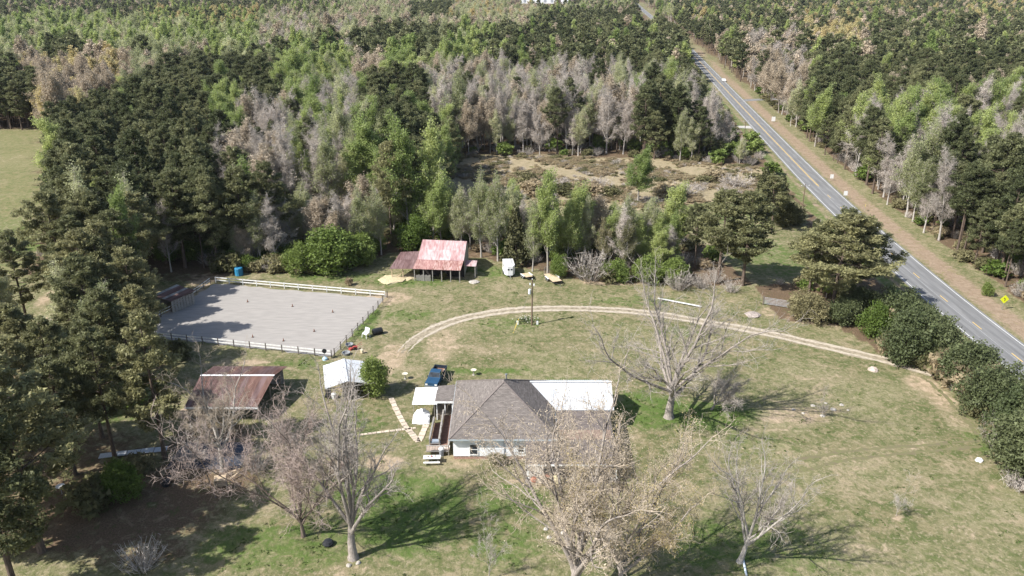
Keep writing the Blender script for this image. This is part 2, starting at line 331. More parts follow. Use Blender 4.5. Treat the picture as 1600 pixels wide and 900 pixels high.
# ---------------------------------------------------------------- trees
class TB:
    def __init__(s): s.V = []; s.T = []; s.C = []; s.n = 0
    def put(s, V, T, tint=1.0):
        V = np.asarray(V, np.float32); T = np.asarray(T, np.int32)
        s.V.append(V); s.T.append(T+s.n); s.C.append(np.full(len(V), tint, np.float32) if np.isscalar(tint) else np.asarray(tint, np.float32)); s.n += len(V)
    def tube(s, P, R, k):
        P = np.asarray(P, float); m = len(P); D = np.gradient(P, axis=0); D /= np.linalg.norm(D, axis=1, keepdims=True)+1e-9
        up = np.where(np.abs(D[:, 2:3]) < .9, np.array([[0, 0, 1.]]), np.array([[1., 0, 0]])); X = np.cross(D, up); X /= np.linalg.norm(X, axis=1, keepdims=True)+1e-9; U = np.cross(X, D)
        a = np.arange(k)*2*math.pi/k
        V = P[:, None]+(X[:, None]*np.cos(a)[None, :, None]+U[:, None]*np.sin(a)[None, :, None])*np.asarray(R)[:, None, None]
        i = np.arange(m-1)[:, None]*k; j = np.arange(k)[None]; j2 = (j+1) % k
        q = np.stack([i+j, i+j2, i+k+j2, i+k+j], -1).reshape(-1, 4)
        s.put(V.reshape(-1, 3), np.concatenate([q[:, [0, 1, 2]], q[:, [0, 2, 3]]]))
    def leaves(s, rng, C, per, rad, size, flat=1.0, tv=.22, asp=1.0):
        """small leaf or needle-tuft triangles scattered round the points C"""
        C = np.asarray(C, float); n = len(C)*per
        off = rng.normal(0, 1, (n, 3)); off /= np.linalg.norm(off, axis=1, keepdims=True); off *= rng.uniform(.15, 1, (n, 1))**.6
        off[:, 2] *= flat; ct = np.repeat(C, per, 0)+off*rad
        a = rng.normal(0, 1, (n, 3)); a /= np.linalg.norm(a, axis=1, keepdims=True); b = np.cross(a, rng.normal(0, 1, (n, 3))); b /= np.linalg.norm(b, axis=1, keepdims=True)
        sz = size*rng.uniform(.6, 1.35, (n, 1))
        V = np.stack([ct+a*sz*asp, ct-a*sz*.5*asp+b*sz*.6, ct-a*sz*.5*asp-b*sz*.6], 1).reshape(-1, 3)
        t = np.repeat(np.repeat(1+rng.uniform(-tv, tv, len(C)), per)*(1+rng.uniform(-tv, tv, n)), 3)
        s.put(V, np.arange(n*3).reshape(-1, 3), t)
    def mesh(s, name):
        return trimesh(name, np.concatenate(s.V), np.concatenate(s.T), np.concatenate(s.C))
def unit(v): return v/(np.linalg.norm(v)+1e-9)
def tilt(rng, d, ang):
    a = unit(np.cross(d, rng.normal(0, 1, 3))); return unit(d*math.cos(ang)+a*math.sin(ang))
def grow(tr, br, rng, p, d, L, r, lev, cfg, ends):
    """recursive limb: tr takes trunk and big limbs, br the finer branches"""
    last = lev == cfg['depth']; ns = 3 if last else (7 if lev == 0 else 5)
    P = [np.array(p, float)]; wob = cfg['wob'][min(lev, len(cfg['wob'])-1)]
    for i in range(ns):
        d = unit(d+rng.normal(0, wob, 3)+np.array([0, 0, cfg['up'][min(lev, len(cfg['up'])-1)]])); P.append(P[-1]+d*L/ns)
    tip = cfg['tip']; rr = np.linspace(r, max(tip, r*cfg['tap'] if not last else tip*.5), ns+1)
    if lev == 0: rr[0] *= 1.35
    (tr if lev <= cfg['tl'] else br).tube(P, rr, (8, 6, 4, 3, 3, 3)[lev])
    P = np.array(P)
    if last: ends.append(P[-1]); ends.append(P[1]); return
    nc = cfg['n'][lev]; t0 = cfg['t0'][lev]
    for k in range(nc):
        t = t0+(1-t0)*((k+rng.uniform(.1, .9))/nc); x = t*ns; i = min(int(x), ns-1); q = P[i]+(P[i+1]-P[i])*(x-i); dd = unit(P[i+1]-P[i])
        a = cfg['ang'][lev]*rng.uniform(.65, 1.3); l = L*cfg['len'][lev]*rng.uniform(.65, 1.25)*(1-cfg['taper'][lev]*(t-t0)/(1-t0+1e-6))
        rc = rr[i]*(1-(x-i))+rr[i+1]*(x-i)
        nd = tilt(rng, dd, a)
        if lev == 0: # spread evenly round the stem
            az = k*2.4+rng.uniform(-.5, .5); h = np.array([math.cos(az), math.sin(az), 0]); nd = unit(dd*math.cos(a)+h*math.sin(a))
        grow(tr, br, rng, q, nd, l, max(tip, rc*cfg['thin'][lev]), lev+1, cfg, ends)
    if lev < cfg['depth']: grow(tr, br, rng, P[-1], d, L*cfg['lead'][lev], rr[-1], lev+1, cfg, ends)
HARD = dict(depth=3, tl=1, n=[14, 6, 5], t0=[.34, .2, .15], ang=[.75, .7, .7], len=[.34, .5, .5], taper=[.55, .4, .3], thin=[.42, .5, .6], lead=[.22, .5, .5], up=[.02, .10, .07, .03], wob=[.035, .10, .16, .2], tap=.35, tip=.02)
def hardwood(seed, h=18., leaf=0, leafsize=.3, rad=.55, twigs=4, twig=1.0, **kw):
    rng = np.random.default_rng(seed); cfg = dict(HARD); cfg.update(kw); tr, br, cr = TB(), TB(), TB(); ends = []
    grow(tr, br, rng, (0, 0, -.3), np.array([0, 0, 1.]), h*cfg.get('stem', .82), h*cfg.get('thick', .0125), 0, cfg, ends)
    E = np.array(ends)
    for e in E:  # fine twigs: slender three-sided spikes
        for k in range(twigs):
            d = unit(rng.normal(0, 1, 3)+np.array([0, 0, .35])); l = twig*rng.uniform(.5, 1.3); m = e+d*l*.5+rng.normal(0, .06, 3)*l; w = cfg['tip']*.75
            x = unit(np.cross(d, rng.normal(0, 1, 3)))*w
            br.put([e-x, e+x, m-x*.6, m+x*.6, m+d*l*.55+rng.normal(0, .1, 3)*l], [(0, 1, 3), (0, 3, 2), (2, 3, 4)])
    if leaf: cr.leaves(rng, E+rng.normal(0, .25, E.shape), leaf, rad, leafsize)
    return tr, br, (cr if leaf else None)
def pine(seed, h=20., base=.42, R=3.6, tufts=800, per=20, size=.16, rad=.55, wide=.25, sparse=0.0):
    rng = np.random.default_rng(seed); tr, cr = TB(), TB(); bend = rng.normal(0, .02, 2)*h
    zs = np.linspace(-.3, h*.97, 9); u = zs/h; P = np.stack([bend[0]*u**2, bend[1]*u**2, zs], 1); tr.tube(P, np.linspace(h*.0135, .04, 9)*np.r_[1.3, np.ones(8)], 7)
    nb = int(38 if tufts > 300 else 18); C = []
    for b in range(nb):
        t = (b+rng.uniform(0, 1))/nb; z = h*(base+(1-base)*t)*.985; az = b*2.4+rng.uniform(-.5, .5)
        prof = (min(1, .35+t/wide*.65) if t < wide else (1-(t-wide)/(1-wide))**.72); l = R*prof*rng.uniform(.5, 1.3)+.35
        if rng.uniform() < sparse: l *= .5
        c = np.array([np.interp(z, zs, P[:, 0]), np.interp(z, zs, P[:, 1]), z]); d = np.array([math.cos(az), math.sin(az), rng.uniform(-.05, .3)+.5*t])
        e = c+d*l; mid = c+d*l*.55-np.array([0, 0, .06*l]); tr.tube([c, mid, e], [.025+.016*l, .02+.008*l, .015], 3)
        k = max(2, int(tufts/nb*(.4+1.2*prof)))
        s = rng.uniform(.4, 1.05, k)**.55; side = np.array([-d[1], d[0], 0]); w = rng.normal(0, .24, k)*l*s
        C.append(c+d*(s*l)[:, None]+side*w[:, None]+np.stack([np.zeros(k), np.zeros(k), rng.normal(.12, .28, k)], 1))
    C = np.concatenate(C); cr.leaves(rng, C, per, rad, size, .62, .34, 1.5 if tufts > 300 else 1.15)
    return tr, None, cr
def cone_evergreen(seed, h=11., R=2.4, tufts=520, per=11, size=.26, low=.04):
    rng = np.random.default_rng(seed); tr, cr = TB(), TB(); tr.tube([(0, 0, -.2), (0, 0, h*.5), (0, 0, h*.96)], [h*.018, h*.01, .02], 6)
    t = rng.uniform(0, 1, tufts)**1.25; a = rng.uniform(0, 6.283, tufts); rr = R*(1-t)**.75*(1+.22*np.sin(a*3+t*9)+rng.normal(0, .1, tufts))*rng.uniform(.45, 1, tufts)**.5
    C = np.stack([rr*np.cos(a), rr*np.sin(a), h*(low+(1-low)*t)], 1); cr.leaves(rng, C, per, .42, size, 1.0, .2, 1.2)
    return tr, None, cr
def shrub(seed, R=2., h=3., tufts=300, per=10, size=.2, lobes=7, stems=6, hollow=.55):
    rng = np.random.default_rng(seed); tr, cr = TB(), TB(); C = []
    for k in range(lobes):
        a = k*2.4+rng.uniform(-.4, .4); q = rng.uniform(.1, .62)*R if k else 0; lr = R*rng.uniform(.42, .62); cz = h*rng.uniform(.36, .66) if k else h*.62
        c = np.array([q*math.cos(a), q*math.sin(a), cz]); n = tufts//lobes; v = rng.normal(0, 1, (n, 3)); v /= np.linalg.norm(v, axis=1, keepdims=True)
        p = c+v*np.array([lr, lr, h*.40])*rng.uniform(hollow, 1.05, (n, 1)); p[:, 2] = np.maximum(p[:, 2], .12); C.append(p)
        tr.tube([(rng.normal(0, .1), rng.normal(0, .1), -.1), c*.55, c+np.array([0, 0, h*.25])], [.05, .035, .012], 4)
    cr.leaves(rng, np.concatenate(C), per, R*.17+.08, size, .8, .22)
    return tr, None, cr
def twig_bush(seed, R=2., h=2.6, stems=60, tip=.012, twigs=5):
    rng = np.random.default_rng(seed); tr, br = TB(), TB()
    for k in range(stems):
        a = rng.uniform(0, 6.283); q = R*rng.uniform(0, 1)**.6; b = np.array([q*.3*math.cos(a), q*.3*math.sin(a), -.05]); e = np.array([q*math.cos(a), q*math.sin(a), h*rng.uniform(.5, 1)*(1-.3*(q/R)**2)])
        m = (b+e)/2+rng.normal(0, .12, 3)*R*.5; (tr if k < 8 else br).tube([b, m, e], [.03, .02, tip*.6], 3)
        for j in range(twigs):
            p = b+(e-b)*rng.uniform(.35, 1); d = unit(rng.normal(0, 1, 3)+np.array([0, 0, .4]))*rng.uniform(.3, .9)*R*.4; x = unit(np.cross(d, rng.normal(0, 1, 3)))*tip
            br.put([p-x, p+x, p+d], [(0, 1, 2)])
    return tr, br, None
bark_p = mat('pine_bark', (.115, .085, .065), .95, .35, 3, .5, stretch=(4, 4, .6)); bark_g = mat('grey_bark', (.30, .27, .235), .9, .25, 3, .4, stretch=(4, 4, .6), rand=.2)
bark_w = mat('pale_bark', (.36, .33, .295), .9, .22, 2.5, .3, stretch=(3, 3, .7)); bark_old = mat('old_grey_bark', (.275, .24, .21), .9, .3, 3, .4, stretch=(3, 3, .7)); twig_old = mat('old_grey_twigs', (.34, .30, .262), .9, .2, 1)
bark_b = mat('brown_bark', (.17, .13, .105), .95, .3, 3, .4, stretch=(4, 4, .6))
twig_g = mat('grey_twigs', (.42, .375, .33), .9, .2, 1, rand=.25); twig_w = mat('pale_twigs', (.40, .37, .325), .9, .15, 1); twig_r = mat('reddish_twigs', (.36, .285, .245), .9, .2, 1); twig_t = mat('tan_twigs', (.42, .35, .27), .9, .2, 1, rand=.15)
lf_pine = leafmat('pine_needles', (.118, .138, .06), .55, .28, .4, (.178, .18, .088)); lf_hero = leafmat('lighter_pine_needles', (.175, .185, .085), .55, .2, .45, (.24, .228, .112))  # lf_hero: lighter, yellower needle colour for the hand-placed pines
lf_green = leafmat('spring_leaves', (.27, .35, .11), .55, .15, .5, (.38, .42, .16)); lf_pale = leafmat('pale_new_leaves', (.37, .40, .195), .6, .18, .5, (.45, .45, .26))
lf_tan = leafmat('tan_buds', (.44, .36, .25), .8, .2, .25, (.42, .35, .265)); lf_gold = leafmat('golden_catkins', (.56, .45, .22), .7, .12, .45, (.50, .45, .23)); lf_grey = leafmat('grey_buds', (.46, .41, .34), .8, .15, .45, (.45, .385, .335))
lf_cedar = leafmat('cedar_foliage', (.075, .083, .036), .6, .15, .2, (.10, .098, .045)); lf_mag = leafmat('glossy_dark_leaves', (.085, .11, .045), .6, .12, .3, (.125, .14, .065)); lf_bush = leafmat('bush_leaves', (.155, .225, .05), .5, .18, .42, (.20, .25, .07)); lf_brown = leafmat('dry_brush', (.46, .37, .245), .9, .15, .5, (.38, .32, .20))
lf_olive = leafmat('olive_brush', (.16, .16, .07), .8, .2, .35, (.23, .205, .11))
# kind -> (bark, twig, leaf material, builder list at full detail, builder list for the distance)
NARROW = dict(n=[16, 5, 4], len=[.30, .5, .5], ang=[.72, .7, .7], t0=[.2, .2, .15])
KIND = {
 'pine':  (bark_p, None, lf_pine, [lambda s=s, a=a: pine(s, 20, *a) for s, a in ((1, (.36, 3.9)), (2, (.28, 3.6)), (3, (.44, 4.1)), (4, (.24, 3.2)), (5, (.5, 3.3)), (6, (.33, 4.6)))], [lambda s=s: pine(s, 20, .42, 3.7, 150, 8, .62, .95) for s in (1, 2, 3)]),
 'green': (bark_g, twig_g, lf_green, [lambda s=s: hardwood(s, 18, 20, .17, .75, 1, .7, **NARROW) for s in (11, 12, 13)], [lambda s=s: hardwood(s, 18, 12, .42, .95, 0, n=[9, 4, 2], len=[.30, .5, .5]) for s in (11, 12)]),
 'pale':  (bark_w, twig_g, lf_pale, [lambda s=s: hardwood(s, 18, 12, .15, .75, 2, .8, **NARROW) for s in (21, 22, 23)], [lambda s=s: hardwood(s, 18, 8, .30, .95, 1, 1.0, n=[9, 4, 2]) for s in (21, 22)]),
 'bare':  (bark_w, twig_g, lf_grey, [lambda s=s: hardwood(s, 17, 4, .11, .6, 5, 1.0, **NARROW) for s in (31, 32, 33)], [lambda s=s: hardwood(s, 17, 6, .27, .95, 3, 1.3, n=[9, 4, 2], tip=.03) for s in (31, 32)]),
 'tan':   (bark_g, twig_t, lf_tan, [lambda s=s: hardwood(s, 16, 10, .15, .7, 3, .9) for s in (41, 42)], [lambda s=s: hardwood(s, 16, 11, .36, 1.0, 1, 1.0, n=[9, 4, 2]) for s in (41, 42)]),
 'gold':  (bark_g, twig_t, lf_gold, [lambda s=51: hardwood(s, 16, 9, .19, .65, 2, .8)], [lambda s=51: hardwood(s, 16, 13, .36, 1.0, 0, n=[9, 4, 2])]),
 'cedar': (bark_b, None, lf_cedar, [lambda s=s: cone_evergreen(s) for s in (61, 62)], [lambda: cone_evergreen(61, 11, 2.4, 140, 8, .5)]),
 'bush':  (bark_b, None, lf_bush, [lambda s=s: shrub(s, 2.6, 4.2, 520, 20, .13) for s in (71, 72)], [lambda: shrub(71, 2.6, 4.0, 120, 8, .42)]),
 'magnolia': (bark_b, None, lf_mag, [lambda s=s: shrub(s, 3.6, 5.6, 800, 20, .17, 13) for s in (81, 82, 83)], []),
 'thicket': (bark_b, twig_g, None, [lambda s=s: twig_bush(s, 2.2, 3.2, 80, .02, 6) for s in (91, 92)], []),
 'olive': (bark_b, None, lf_olive, [lambda: shrub(95, 2.0, 2.4, 150, 9, .24)], []),
 'brown': (bark_b, None, lf_brown, [lambda: shrub(96, 1.6, 1.9, 130, 9, .2, 8)], []),
}
NAT = dict(pine=20, green=18, pale=18, bare=17, tan=16, gold=16, cedar=11, bush=4.6, magnolia=6.0, thicket=3.1, olive=2.6, brown=2.0)
_cache = {}
def proto(kind, i):
    """shared trunk, branch and crown meshes of one tree form"""
    if (kind, i) not in _cache:
        bk, tw, lf, full, far = KIND[kind]; tr, br, cr = full[i]()
        ms = [('trunk', tr.mesh(kind+'_trunk'), bk)]
        if br and br.n: ms.append(('branches', br.mesh(kind+'_branches'), tw or bk))
        if cr and cr.n: ms.append(('crown', cr.mesh(kind+'_crown'), lf))
        for _, me, m in ms: me.materials.append(m)
        _cache[kind, i] = ms
    return _cache[kind, i]
TNAME = dict(pine='pine_tree', green='leafy_tree', pale='budding_tree', bare='bare_tree', tan='tan_budding_tree', gold='golden_tree', cedar='cedar_tree', bush='green_bush', magnolia='evergreen_bush', thicket='twiggy_thicket', olive='olive_bush', brown='dry_bush')
def tree(kind, x, y, h, label, group=None, wide=1.0, rz=None, i=None, cat=None, name=None, swap=None, lean=(0, 0)):
    n = len(KIND[kind][3]); i = random.randrange(n) if i is None else i % n; s = h/NAT[kind]
    shrubby = kind in ('bush', 'magnolia', 'thicket', 'olive', 'brown')
    o = thing(name or TNAME[kind], label, cat or ('bush' if shrubby else 'tree'), (x, y, 0), random.uniform(0, 6.283) if rz is None else rz, group, (s*wide, s*wide, s))
    o.rotation_euler = (lean[0], lean[1], o.rotation_euler[2])
    for nm, me, m in proto(kind, i):
        c = bpy.data.objects.new(nm, me); COL.objects.link(c); c.parent = o
        if swap and nm in swap:
            c.material_slots[0].link = 'OBJECT'; c.material_slots[0].material = swap[nm]
    return o
def tree_px(kind, px, py, top, label, group=None, **kw):
    """a tree whose foot stands on the ground seen at (px, py) and whose top reaches the row top"""
    x, y = G(px, py); h = ZT(y, top); return tree(kind, x, y, max(h, 1.0), label, group, **kw)
# ---------------------------------------------------------------- the woods
ZONES = [  # where in the woods which kinds grow (surveyed outline, mix)
 ([(0, 120), (70, 130), (75, 215), (0, 215)], dict(pine=1.00)),
 ([(75, 210), (170, 165), (200, 150), (250, 125), (300, 108), (330, 112), (345, 160), (335, 250), (350, 330), (340, 440), (60, 500), (60, 400)], dict(pine=0.96, green=0.04)),
 ([(330, 112), (400, 105), (450, 130), (445, 180), (345, 170)], dict(pine=0.88, green=0.12)),
 ([(80, 78), (142, 78), (142, 104), (80, 104)], dict(pine=1.00)),
 ([(35, 95), (205, 92), (205, 185), (90, 190), (40, 140)], dict(tan=0.87, gold=0.10, pine=0.03)),
 ([(205, 95), (330, 95), (300, 130), (205, 150)], dict(tan=0.52, pale=0.42, pine=0.06)),
 ([(0, 42), (70, 26), (160, 30), (240, 44), (410, 55), (410, 100), (330, 104), (200, 92), (0, 95)], dict(pale=0.50, green=0.45, tan=0.05)),
 ([(0, 0), (530, 0), (530, 18), (0, 25)], dict(pine=0.62, green=0.15, tan=0.23)),
 ([(0, 18), (220, 18), (220, 45), (0, 45)], dict(pine=0.76, tan=0.24)),
 ([(200, 15), (410, 15), (410, 48), (200, 48)], dict(pine=0.31, gold=0.31, green=0.38)),
 ([(400, 30), (560, 30), (560, 75), (400, 85)], dict(pale=0.45, tan=0.40, bare=0.15)),
 ([(425, 72), (535, 68), (535, 100), (425, 100)], dict(pine=0.82, green=0.18)),
 ([(430, 90), (560, 90), (560, 155), (430, 155)], dict(green=0.50, pale=0.40, bare=0.10)),
 ([(340, 165), (382, 165), (382, 228), (340, 228)], dict(green=1.00)),
 ([(345, 180), (460, 180), (460, 310), (345, 310)], dict(tan=0.44, bare=0.44, pine=0.12)),
 ([(460, 150), (560, 150), (560, 320), (440, 320)], dict(bare=0.43, pale=0.32, green=0.16, pine=0.09)),
 ([(560, 95), (600, 100), (600, 150), (555, 150)], dict(tan=1.00)),
 ([(595, 92), (655, 92), (655, 140), (595, 140)], dict(green=0.80, pale=0.20)),
 ([(560, 130), (650, 130), (690, 200), (690, 260), (610, 230), (570, 200)], dict(pine=0.82, green=0.18)),
 ([(533, 150), (590, 150), (620, 300), (530, 300)], dict(green=0.59, pale=0.32, pine=0.09)),
 ([(600, 190), (700, 190), (710, 330), (600, 330)], dict(green=0.52, pine=0.35, pale=0.13)),
 ([(640, 115), (985, 118), (1010, 235), (690, 240)], dict(bare=0.58, tan=0.23, pale=0.11, pine=0.08)),
 ([(533, 8), (640, 8), (640, 45), (533, 45)], dict(pale=0.60, tan=0.40)),
 ([(640, 10), (705, 10), (705, 38), (640, 38)], dict(pine=1.00)),
 ([(705, 5), (840, 5), (840, 34), (705, 34)], dict(pale=0.50, gold=0.20, tan=0.30)),
 ([(560, 30), (830, 30), (830, 52), (560, 52)], dict(pale=0.44, tan=0.44, pine=0.12)),
 ([(533, 48), (705, 48), (705, 105), (533, 105)], dict(pine=0.82, pale=0.18)),
 ([(700, 45), (775, 45), (775, 112), (700, 112)], dict(green=0.49, pale=0.24, pine=0.27)),
 ([(770, 25), (1075, 25), (1115, 100), (1100, 130), (770, 130)], dict(pine=0.85, green=0.07, tan=0.07)),
 ([(985, 100), (1120, 100), (1150, 200), (1000, 215)], dict(pine=0.45, pale=0.21, bare=0.21, green=0.14)),
 ([(980, 180), (1250, 150), (1250, 330), (980, 260)], dict(pale=0.35, bare=0.35, pine=0.19, green=0.12)),
 ([(1255, 42), (1355, 42), (1355, 84), (1255, 84)], dict(gold=0.58, pine=0.19, tan=0.23)),
 ([(1160, 60), (1262, 60), (1262, 155), (1160, 150)], dict(tan=0.47, bare=0.30, pine=0.23)),
 ([(1330, 180), (1500, 175), (1510, 262), (1330, 270)], dict(green=0.56, bare=0.28, pine=0.15)),
 ([(1500, 150), (1600, 150), (1600, 260), (1500, 262)], dict(bare=0.49, pine=0.27, green=0.24)),
 ([(1320, 230), (1450, 240), (1450, 340), (1320, 330)], dict(bare=0.66, pale=0.22, pine=0.12)),
 ([(1430, 250), (1800, 250), (1800, 560), (1430, 420)], dict(pine=0.91, bare=0.09)),
 ([(1240, 120), (1800, 120), (1800, 260), (1240, 220)], dict(pine=0.88, tan=0.05, green=0.07)),
 ([(1066, 0), (1800, 0), (1800, 45), (1066, 45)], dict(pine=0.62, tan=0.13, green=0.14, gold=0.11)),
 ([(1066, 40), (1800, 40), (1800, 130), (1066, 130)], dict(pine=0.82, green=0.07, tan=0.11)),
]
DEFAULT = dict(pine=.4, tan=.22, green=.13, pale=.25)
CLEARVIEW = [YARD, FIELD, [(700, 300), (724, 246), (985, 248), (1130, 262), (1240, 320), (1240, 420), (1190, 440), (1160, 330), (1000, 345), (880, 345), (700, 335)],
             [(1068, 72), (1085, 72), (1160, 150), (1240, 235), (1330, 320), (1700, 590), (1700, 700), (1420, 500), (1240, 300), (1128, 150)],
             [(800, 0), (905, 0), (905, 6), (800, 6)], [(990, 9), (1020, 9), (1026, 30), (1008, 30)]]
rng = np.random.default_rng(5)
cand = []
y = 128.0
while y < 3400:
    st = 4.7 if y < 330 else 5.4+(y-330)*.0055
    half = .70*y+25; n = int(2*half/st)
    xs = -half+(np.arange(n)+rng.uniform(0, 1, n))*st; yy_ = y+rng.uniform(-.5, .5, n)*st
    cand.append(np.stack([xs, yy_], 1)); y += st
cand = np.concatenate(cand); x, y = cand[:, 0], cand[:, 1]
px, py = PROJ(x, y, 0); rd = x-road_x(y)
ok = ~(inpoly(px, py, YARD) | inpoly(px, py, FIELD) | inpoly(px, py, CLEAR) | ((rd > -8.5) & (rd < 12.0)))
ok &= ~((x > -75) & (x < -15) & (y < 152))           # ring and barn yard
ok &= ~((px > 430) & (px < 1260) & (y < 190))         # the belt behind the barn is set tree by tree
ok &= rng.uniform(0, 1, len(x)) > .14
x, y, px, py, rd = [a[ok] for a in (x, y, px, py, rd)]
u = rng.uniform(0, 1, len(x)); hh = rng.normal(0, 1, len(x)); kinds = []
nz = np.sin(x*.021+1.3)*np.sin(y*.017+.4)+np.sin(x*.043+y*.031)*.6
_, pyc = PROJ(x, y, 11.0); pxc = px
mixes = [None]*len(x)
for poly, mx in reversed(ZONES):
    for i in np.nonzero(inpoly(pxc, pyc, poly))[0]: mixes[i] = mx
H = np.zeros(len(x))
for i in range(len(x)):
    mx = mixes[i] or DEFAULT; t = (u[i]+.35*nz[i]*.5) % 1.0; c = 0; kd = 'pine'
    for kk, w in mx.items():
        c += w
        if t <= c: kd = kk; break
    kinds.append(kd); H[i] = np.clip({'pine': 17.5, 'green': 17.5, 'pale': 17, 'bare': 16.5, 'tan': 15.5, 'gold': 16}[kd]+hh[i]*2.8, 9, 26)
# trees that would stand in front of the road, yard or clearing are shorter or absent, as along the real verge
keep = np.ones(len(x), bool)
for fr in (.3, .62, 1.0):
    qx, qy = PROJ(x, y, H*fr)
    for dx in (-1.6, 0, 1.6):
        qx2, _ = PROJ(x+dx, y, H*fr)
        for poly in CLEARVIEW: keep &= ~inpoly(qx2, qy, poly)
short = ~keep & (rng.uniform(0, 1, len(x)) < .5); H[short] *= .38
k2 = np.ones(len(x), bool)
for fr in (.5, 1.0):
    qx, qy = PROJ(x, y, H*fr)
    for poly in CLEARVIEW: k2 &= ~inpoly(qx, qy, poly)
keep |= short & k2
idx = np.nonzero(keep)[0]
# the trees that show largest are individuals, per kind; the rest of the wood is one mass
dist = np.hypot(np.hypot(x, y), CAMH); size = H/dist; inside = (px > -60) & (px < 1660)
indiv = []
for kset, lim in ((('pine',), 260), (('green', 'pale', 'gold'), 170), (('bare', 'tan'), 170)):
    c = [i for i in idx if kinds[i] in kset and inside[i]]; c.sort(key=lambda i: -size[i]); indiv += c[:lim]
DESC = dict(pine=('dark green pine', 'pines'), green=('fresh green leafy tree', 'green trees'), pale=('pale budding tree', 'pale budding trees'), bare=('bare grey hardwood tree', 'bare trees'), tan=('tan brown budding tree', 'tan budding trees'), gold=('golden yellow flowering tree', 'golden trees'))
def area(i):
    if rd[i] > 0: return 'the wood across the road'
    if pxc[i] < 470: return 'the wood around the riding ring'
    if pxc[i] < 760: return 'the wood behind the barn'
    return 'the wood beyond the clearing'
for i in indiv:
    a = area(i); d, g = DESC[kinds[i]]
    sz = 'tall ' if H[i] > 19.5 else ('small ' if H[i] < 14 else 'medium '); rw = 'front rows' if y[i] < 185 else ('second rows' if y[i] < 225 else ('middle rows' if y[i] < 275 else ('rear rows' if y[i] < 340 else 'farthest rows')))
    if rd[i] > 0: rw += ' left of diamond sign' if pxc[i] < 1500 else ' above diamond sign'
    elif pxc[i] < 200: rw += ' by the field'
    tree(kinds[i], float(x[i]), float(y[i]), float(H[i]), sz+d+', '+rw+', '+a[4:], g+' in '+a, wide=float(rng.uniform(.88, 1.2)))
iset = set(indiv); rest = np.array([i for i in idx if i not in iset])
def scatter(name, P, K, SC, WD, protos, label, cat):
    """one object that sets out many copies of a few forms on its points"""
    me = bpy.data.meshes.new(name); n = len(P); me.vertices.add(n); me.vertices.foreach_set('co', np.asarray(P, np.float32).ravel())
    for nm, tp, v in (('form', 'INT', K), ('size', 'FLOAT', SC), ('girth', 'FLOAT', WD), ('turn', 'FLOAT', np.random.default_rng(1).uniform(0, 6.283, n))):
        a = me.attributes.new(nm, tp, 'POINT'); a.data.foreach_set('value', np.asarray(v, np.int32 if tp == 'INT' else np.float32))
    o = bpy.data.objects.new(name, me); COL.objects.link(o); tag(o, label, cat, kind='stuff')
    ng = bpy.data.node_groups.new(name, 'GeometryNodeTree'); ng.interface.new_socket('Geometry', in_out='INPUT', socket_type='NodeSocketGeometry'); ng.interface.new_socket('Geometry', in_out='OUTPUT', socket_type='NodeSocketGeometry')
    N, L = ng.nodes, ng.links; gi = N.new('NodeGroupInput'); go = N.new('NodeGroupOutput'); jn = N.new('GeometryNodeJoinGeometry')
    def at(nm, tp):
        q = N.new('GeometryNodeInputNamedAttribute'); q.data_type = tp; q.inputs[0].default_value = nm; return q.outputs[0]
    form, sz, gr, tn = at('form', 'INT'), at('size', 'FLOAT'), at('girth', 'FLOAT'), at('turn', 'FLOAT')
    mu = N.new('ShaderNodeMath'); mu.operation = 'MULTIPLY'; L.new(sz, mu.inputs[0]); L.new(gr, mu.inputs[1])
    cs = N.new('ShaderNodeCombineXYZ'); L.new(mu.outputs[0], cs.inputs[0]); L.new(mu.outputs[0], cs.inputs[1]); L.new(sz, cs.inputs[2])
    cr = N.new('ShaderNodeCombineXYZ'); L.new(tn, cr.inputs[2])
    for k, me_k in enumerate(protos):
        ob = bpy.data.objects.new(name+'_form', me_k)
        oi = N.new('GeometryNodeObjectInfo'); oi.inputs['Object'].default_value = ob; oi.inputs['As Instance'].default_value = True
        cmp_ = N.new('FunctionNodeCompare'); cmp_.data_type = 'INT'; cmp_.operation = 'EQUAL'; L.new(form, cmp_.inputs[2]); cmp_.inputs[3].default_value = k
        ip = N.new('GeometryNodeInstanceOnPoints'); L.new(gi.outputs[0], ip.inputs['Points']); L.new(cmp_.outputs[0], ip.inputs['Selection'])
        L.new(oi.outputs['Geometry'], ip.inputs['Instance']); L.new(cr.outputs[0], ip.inputs['Rotation']); L.new(cs.outputs[0], ip.inputs['Scale']); L.new(ip.outputs[0], jn.inputs[0])
    L.new(jn.outputs[0], go.inputs[0]); o.modifiers.new('scatter', 'NODES').node_group = ng
    return o
def joined(kind, builder):
    bk, tw, lf = KIND[kind][:3]; tr, br, cr = builder(); parts = [(tr, bk), (br, tw or bk), (cr, lf)]; V, T, C, MI, ms, n = [], [], [], [], [], 0
    for tb, m in parts:
        if tb is None or not tb.n: continue
        ms.append(m); V.append(np.concatenate(tb.V)); t = np.concatenate(tb.T); T.append(t+n); C.append(np.concatenate(tb.C)); MI.append(np.full(len(t), len(ms)-1)); n += tb.n
    me = trimesh(kind+'_far', np.concatenate(V), np.concatenate(T), np.concatenate(C))
    for m in ms: me.materials.append(m)
    me.polygons.foreach_set('material_index', np.concatenate(MI).astype(np.int32)); return me
FP, FI = [], {}
for kd in ('pine', 'green', 'pale', 'bare', 'tan', 'gold'):
    FI[kd] = []
    for b in KIND[kd][4]: FI[kd].append(len(FP)); FP.append(joined(kd, b))
near_i = {}
for kd in ('pine', 'green', 'pale', 'bare', 'tan'):
    near_i[kd] = len(FP); FP.append(joined(kd, KIND[kd][3][1]))
K = [(near_i[kinds[i]] if (y[i] < 420 and kinds[i] in near_i) else random.choice(FI[kinds[i]])) for i in rest]
